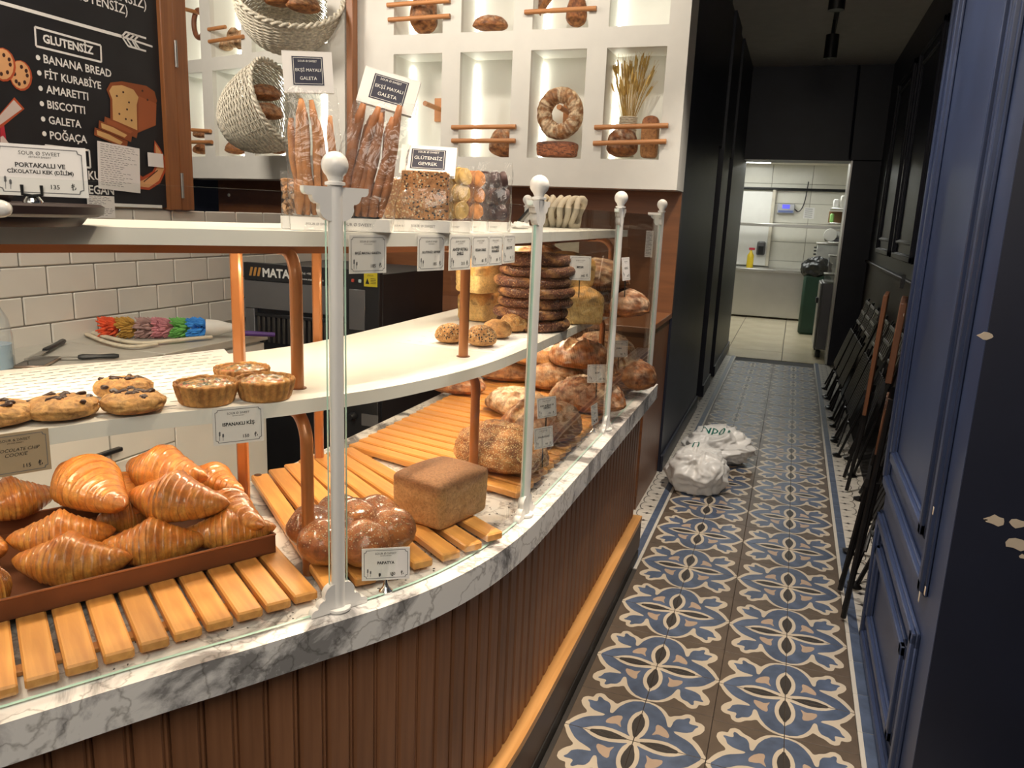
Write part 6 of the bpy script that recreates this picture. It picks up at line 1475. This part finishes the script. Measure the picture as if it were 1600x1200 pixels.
for i, (u0, v0, u1, v1, y, lb) in enumerate(((1384, 462, 1350, 650, 4.44, 'brown wooden table top leaning among the chairs, farthest of three'), (1412, 474, 1388, 600, 2.88, 'brown wooden table top leaning among the chairs, middle of three'), (1386, 640, 1371, 712, 2.95, 'brown wooden table top leaning low in front of the nearest chair'))):
    a_, c_ = PY(u0, v0, y), PY(u1, v1, y)
    d_ = a_ - c_; yw = V((.13, .99, 0)).normalized(); ctr = (a_ + c_) / 2 + yw * .17; dn = (d_ - yw * d_.dot(yw)).normalized(); R = Matrix((yw.cross(dn), yw, dn)).transposed()
    t_ = thing('table_top', lb, 'table top', (c_.x, y, c_.z), 0, TTG)
    for k in range(5):
        m = MB(); m.box(ctr + yw * (-.136 + .068 * k), (.022, .065, d_.length), R=R, bev=.003); part('plank', m, MT['table_wood'], t_)
    e = R @ V((-.016, 0, 0))
    for s in (-1, 1): m = MB(); m.box(ctr + e + d_.normalized() * .2 * s, (.012, .3, .03), R=R); part('batten', m, MT['iron'], t_)
    for s in (-1, 1): m = MB(); m.tube([ctr + yw * s * .12 - d_.normalized() * .2 - e * 1.2, V((c_.x - .03, y + .17 + s * .12, .012))], .010, 6); part('leg', m, MT['iron'], t_)
# track light on the ceiling
tl_ = thing('track_light', 'black ceiling track with two cylinder spotlights above the corridor', 'track light', (.0, 4.2, 3.0))
q1, q2 = PZ(1303, 20, 2.965), PZ(1300, 62, 2.965)
tx, ty = .12, 0
m = MB(); m.box((q2.x, (q1.y + q2.y) / 2 - .4, 2.985), (.035, 3.2, .03), bev=.003); part('track', m, MT['black_metal'], tl_)
for (u, v, zz, ln) in ((1309, -6, 2.80, .16), (1299, 73, 2.78, .17)):
    c = PZ(u, v, zz); m = MB(); m.tube([(c.x, c.y, zz + ln / 2), (c.x, c.y, 2.975)], .012, 8); part('stem', m, MT['black_metal'], tl_)
    m = MB(); m.lathe([(.040, zz - ln / 2), (.048, zz - ln / 2), (.048, zz + ln / 2), (.001, zz + ln / 2)], (c.x, c.y, 0), 20); h_ = part('lamp_head', m, MT['black_metal'], tl_)
    m = MB(); m.lathe([(.001, zz - ln / 2 + .004), (.040, zz - ln / 2 + .004), (.040, zz - ln / 2 + .008), (.001, zz - ln / 2 + .008)], (c.x, c.y, 0), 16); part('lens', m, MT['chalk'], h_)
# ------------------------------------------------------------------ kitchen at the end of the corridor
KW = plain('kitchen_tile_white', (.72, .70, .62), .2, var=.03)
boxstruct('wall_kitchen_back', (-2.2, 13.4, 0), (1.3, 13.5, 2.4), MT['grout'])
kw = bpy.data.objects['wall_kitchen_back']
tmk = MB(); tmk.box((0, 0, 0), (.594, .01, .294), bev=.002); tmk = tmk.mesh('wall_tile', KW, 0, fix=False)
for i in range(5):
    for j in range(6): place('wall_tile', tmk, (-1.35 + .6 * i + (.0), 13.395, .72 + .3 * j), (0, 0, 0), kw)
boxstruct('wall_kitchen_left', (-2.3, 9.2, 0), (-2.2, 13.4, 2.4), KW); boxstruct('wall_kitchen_right', (1.2, 9.2, 0), (1.3, 13.4, 2.4), KW); boxstruct('ceiling_kitchen', (-2.2, 9.2, 2.36), (1.3, 13.4, 2.42), plain('kitchen_ceiling', (.72, .68, .58), .7))
boxstruct('wall_kitchen_front', (-2.2, 9.225, 0), (-.95, 9.3, 2.4), KW)
PAN = emit('light_panel', (.98, 1, .95), 12)
for i, (x, y) in enumerate(((-.05, 11.6), (-.72, 11.6), (-.75, 12.6), (-.05, 10.2))):
    t_ = thing('ceiling_light', 'white square light panel in the kitchen ceiling, ' + ('right one in view', 'front left one', 'rear left one', 'one nearest the doorway')[i], 'ceiling light', (x, y, 2.35))
    m = MB(); m.box((x, y, 2.352), (.58, .58, .012)); part('frame', m, MT['white_plastic'], t_); m = MB(); m.box((x, y, 2.3445), (.54, .54, .004)); part('diffuser', m, PAN, t_)
sc = thing('steel_counter', 'stainless steel counter across the kitchen behind the corridor', 'counter', (-.3, 12.9, 0))
def kp(nm, lo, hi, m, par, bev=.004): b = MB(); lo, hi = V(lo), V(hi); b.box((lo + hi) / 2, hi - lo, bev=bev); return part(nm, b, MT[m] if isinstance(m, str) else m, par)
kp('front', (-1.4, 12.70, .03), (.36, 13.3, .72), 'steel', sc); kp('top', (-1.4, 12.66, .72), (.36, 13.32, .76), 'steel', sc)
o = thing('steel_shelf', 'stainless steel shelf across the kitchen wall', 'shelf', (-.1, 13.0, 1.40)); kp('board', (-1.2, 12.75, 1.402), (1.0, 13.05, 1.447), 'steel', o)
for x in (-.95, .90): kp('bracket', (x, 12.9, 1.36), (x + .03, 13.39, 1.40), 'steel', o)
b = MB(); b.tube([(-1.4, 13.33, 1.985), (1.1, 13.33, 1.985)], .022, 8); solo('pipe', b, MT['black_metal'], 'dark pipe along the top of the kitchen wall', 'pipe', (-.1, 13.33, 1.98))
dr = thing('white_cupboard', 'tall white cupboard door in the kitchen left of the wall device', 'cupboard', (-.62, 13.3, .76))
kp('door', (-.90, 13.30, .78), (-.42, 13.38, 1.94), 'white_plastic', dr); kp('frame', (-.42, 13.29, .78), (-.37, 13.385, 1.97), plain('cupboard_frame', (.60, .55, .45), .5), dr)
b = MB(); c = PY(1189, 388, 13.27); b.box(c, (.13, .06, .22), bev=.02); sd_ = solo('soap_dispenser', b, MT['grey_metal'], 'grey soap dispenser on the white kitchen cupboard', 'dispenser', tuple(c)); b = MB(); b.box(c + V((0, -.032, -.03)), (.08, .008, .13), bev=.004); part('window', b, MT['black_plastic'], sd_)
c = PY(1228, 326, 13.37); dv = thing('wall_controller', 'grey wall controller with a blue screen in the kitchen', 'controller', tuple(c))
b = MB(); b.box(c + V((0, -.03, 0)), (.26, .06, .15), bev=.008); part('case', b, plain('case_grey', (.45, .45, .47), .4), dv); b = MB(); b.box(c + V((0, -.064, .03)), (.11, .006, .06)); part('screen', b, emit('blue_screen', (.10, .10, .75), .8), dv); b = MB(); b.box(c + V((0, -.063, -.045)), (.22, .006, .035)); part('strip', b, plain('strip_blue', (.12, .16, .35), .4), dv)
b = MB(); b.tube(chaikin([c + V((.13, -.02, 0)), c + V((.20, -.02, -.06)), c + V((.27, -.02, .08)), c + V((.29, -.02, .42))], 2), .008, 6); part('cable', b, MT['black_plastic'], dv, smooth=180)
c = PY(1264, 333, 13.385); b = MB(); b.box(c, (.16, .003, .17)); pn = solo('paper_note', b, MT['card'], 'white note with handwriting on the kitchen tiles', 'note', tuple(c), smooth=0)
m = MB(); rr = random.Random(2)
for k in range(5): line2d(m, c + V((0, -.0016, 0)), EXx, EZ, (-.06, .06 - .03 * k), (.05, .06 - .03 * k), .008, lift=.001)
part('handwriting', m, MT['ink_grey'], pn, smooth=0, fix=False)
c = PY(1170, 407, 12.9); yb = thing('yellow_bottle', 'yellow cleaning bottle with red sprayer on the steel counter', 'bottle', (c.x + .02, 12.9, .76)); b = MB(); b.lathe([(.001, .761), (.05, .761), (.052, .78), (.05, .95), (.02, 1.0), (.015, 1.03)], (c.x + .02, 12.9, 0), 16); part('bottle', b, plain('yellow_plastic', (.70, .50, .02), .4), yb, smooth=60); b = MB(); b.box((c.x + .03, 12.9, 1.05), (.09, .02, .035), bev=.004); part('sprayer', b, plain('red_plastic', (.45, .03, .05), .4), yb)
# bin with a black bag, fridge with plastic boxes
bn = thing('waste_bin', 'dark green waste bin with a black bag in the kitchen', 'bin', (.31, 11.4, 0))
b = MB(); b.box((.33, 11.35, .40), (.34, .40, .80), bev=.03); part('body', b, plain('bin_green', (.015, .05, .03), .45), bn)
m = crumple((.31, 11.30, .88), .17, (1.05, 1.0, .85), 5, .22); part('black_bag', m, MT['black_plastic'], bn, smooth=60, fix=False)
fr_ = thing('fridge', 'low grey fridge with a black handle at the kitchen entrance', 'fridge', (.55, 9.7, 0))
kp('body', (.335, 9.24, .09), (.90, 9.9, .83), 'grey_metal', fr_, .01); kp('door', (.312, 9.26, .10), (.333, 9.88, .82), plain('fridge_door', (.34, .34, .34), .3, .6), fr_, .006); kp('handle', (.285, 9.30, .60), (.311, 9.42, .66), 'black_plastic', fr_)
for x, y in ((.37, 9.3), (.37, 9.84)): b = MB(); b.lathe([(.001, .001), (.03, .001), (.03, .07), (.012, .09)], (x, y, 0), 10); part('foot', b, MT['black_plastic'], fr_)
CP_ = glassy('clear_box', (.90, .90, .88), 1.2, .08, .22)
for i, (x0, z0, w_, h, lb) in enumerate(((.345, .832, .27, .10, 'lower'), (.37, .934, .24, .20, 'upper'))):
    o = thing('plastic_box', f'clear plastic box on the grey fridge, {lb} of two stacked', 'box', (x0 + w_ / 2, 9.42, z0)); b = MB(); b.box((x0 + w_ / 2, 9.42, z0 + h / 2 - .006), (w_, .26, h - .014), bev=.01); part('body', b, CP_, o); b = MB(); b.box((x0 + w_ / 2, 9.42, z0 + h - .008), (w_ + .012, .272, .010), bev=.003); part('lid', b, plain('lid_' + str(i), (.60, .58, .54), .3), o)
    if i: b = MB(); b.box((x0 + w_ / 2, 9.2885, z0 + h / 2), (.09, .002, .05)); part('sticker', b, MT['card'], o)
# right kitchen wall: steel post and shelves with tubs, roll, scale box
c0k = 11.6
ks = thing('wall_rack', 'steel wall rack with shelves on the right kitchen wall', 'rack', (.75, c0k, 1.0))
def kpx(u, v): return PY(u, v, c0k)
kpost = kpx(1331, 330); kp('upright', (kpost.x - .015, c0k - .3, 1.0), (kpost.x + .02, c0k - .26, 2.3), 'steel', ks)
for z, nm in ((1.66, 's'), (1.47, 's'), (1.22, 's')): kp('shelf', (.40, c0k - .28, z), (1.18, c0k + .25, z + .02), 'steel', ks)
kp('bracket', (1.14, c0k - .28, 1.0), (1.18, c0k + .25, 1.98), 'steel', ks)
wt = 0
for x, y, z, sx, sy, sz, col, lb in ((.46, c0k, 1.681, .07, .12, .12, (.78, .77, .74), 'small white tub at the end of the top kitchen shelf'), (.56, c0k, 1.681, .10, .14, .17, (.60, .58, .52), 'grey white box on the top kitchen shelf'), (.68, c0k, 1.681, .11, .14, .21, (.75, .72, .64), 'tall white box on the top kitchen shelf'), (.69, c0k, 1.893, .11, .15, .24, (.66, .60, .48), 'cream carton stacked highest on the kitchen shelf'),
    (.43, c0k, 1.491, .05, .08, .12, (.35, .70, .20), 'green capped bottle on the middle kitchen shelf'), (.62, c0k, 1.491, .10, .08, .09, (.15, .60, .10), 'bright green tub on the middle kitchen shelf'), (.52, c0k + .1, 1.491, .26, .02, .15, (.30, .15, .07), 'brown board at the back of the middle kitchen shelf')):
    b = MB(); b.box((x, y, z + sz / 2), (sx, sy, sz), bev=.012 if sy > .05 else .003); o = solo('storage_tub' if 'tub' in lb else 'storage_box' if 'box' in lb else 'carton' if 'carton' in lb else 'bottle' if 'bottle' in lb else 'board', b, plain('tub%d' % wt, col, .45), lb, 'tub' if 'tub' in lb else 'box' if 'bo' in lb and 'bottle' not in lb else 'container', (x, y, z)); wt += 1
sb = thing('slicing_machine', 'white kitchen slicer with a round blade cover on the lower kitchen shelf', 'slicer', (.55, c0k - .1, 1.24))
b = MB(); b.box((.56, c0k - .05, 1.345), (.34, .25, .10), bev=.03); part('body', b, MT['white_plastic'], sb); b = MB(); b.lathe([(.001, 0), (.075, 0), (.085, .02), (.08, .05), (.02, .06), (.001, .06)], (0, 0, 0), 20, M=Matrix.Rotation(math.pi / 2, 3, 'X')); b.v = [tuple(V(v) + V((.43, c0k - .18, 1.33))) for v in b.v]; part('blade_cover', b, MT['white_plastic'], sb); b = MB(); b.box((.55, c0k - .05, 1.268), (.36, .28, .05), bev=.01); part('base', b, MT['grey_metal'], sb)
ov = thing('oven_box', 'grey metal oven with a black and white grille in the kitchen', 'oven', (.6, 11.9, .0))
kp('body', (.30, 12.10, .80), (.95, 12.6, 1.19), plain('oven_grey', (.36, .36, .34), .4, .3), ov, .008); kp('cabinet_base', (.52, 12.12, .01), (.95, 12.58, .798), 'steel', ov); kp('lid', (.29, 12.09, 1.192), (.96, 12.61, 1.21), 'steel', ov)
for k in range(7): kp('grille_bar', (.262, 12.12, .84 + .048 * k), (.298, 12.16, .862 + .048 * k), 'black_plastic' if 1 else 0, ov, .002)
# the print on the plastic bag follows its folds
dg = bpy.context.evaluated_depsgraph_get(); dg.update()
from mathutils.bvhtree import BVHTree
vs_, fs_ = [], []
for ch in pbag.children:
    o_ = len(vs_); Wm = Matrix.Translation(pbag.location); vs_ += [Wm @ v.co for v in ch.data.vertices]; fs_ += [tuple(i + o_ for i in p.vertices) for p in ch.data.polygons]
bv = BVHTree.FromPolygons(vs_, fs_)
def cling(m):
    out = []
    for v in m.v:
        h = bv.ray_cast(V((v[0], v[1], 1.0)), V((0, 0, -1))); out.append(tuple((h[0] + V((0, 0, .003))) if h[0] else v))
    m.v = out; return m
m = MB(); bp_ = MB()
for (x, y, s, w_) in ((c2.x - .02, c2.y + .02, '10dN', .17), (c1.x - .02, c1.y + .03, 'U', .035)):
    b_ = MB(); write(b_, s, (x, y, .3), (-1, .12, 0), (-.12, -1, 0), width=w_, align='C', bold=.01)
    bm_ = bmesh.new(); me_ = bpy.data.meshes.new('tmp'); me_.from_pydata(b_.v, [], b_.f); bm_.from_mesh(me_)
    bmesh.ops.triangulate(bm_, faces=bm_.faces); bmesh.ops.subdivide_edges(bm_, edges=bm_.edges, cuts=2, use_grid_fill=True); bmesh.ops.triangulate(bm_, faces=bm_.faces)
    bm_.verts.index_update(); m.add([v.co.copy() for v in bm_.verts], [tuple(v.index for v in f.verts) for f in bm_.faces]); bm_.free(); bpy.data.meshes.remove(me_)
part('lettering', cling(m), GRN, pbag, smooth=0, fix=False)

# seeds and crumbs dropped on the slats and the marble
m = MB(); rr = random.Random(21); n_ = 0
while n_ < 150:
    t = rr.uniform(.75, 2.3); off = rr.uniform(.045, .20) if n_ < 110 else rr.uniform(.05, .12); p = F.at(t, off, ZM)
    z = ZM + .0007; u_, v_ = PRJ((p.x, p.y, z))
    if not (0 < u_ < 1000): continue
    m.box((p.x, p.y, z), (rr.uniform(.002, .0045), rr.uniform(.0012, .002), .0012), rr.uniform(0, 3)); n_ += 1
o = solo('crumbs', m, plain('seed_black', (.03, .02, .015), .6), 'dark seeds and crumbs scattered on the marble by the slat ends', None, smooth=0); o['kind'] = 'stuff'
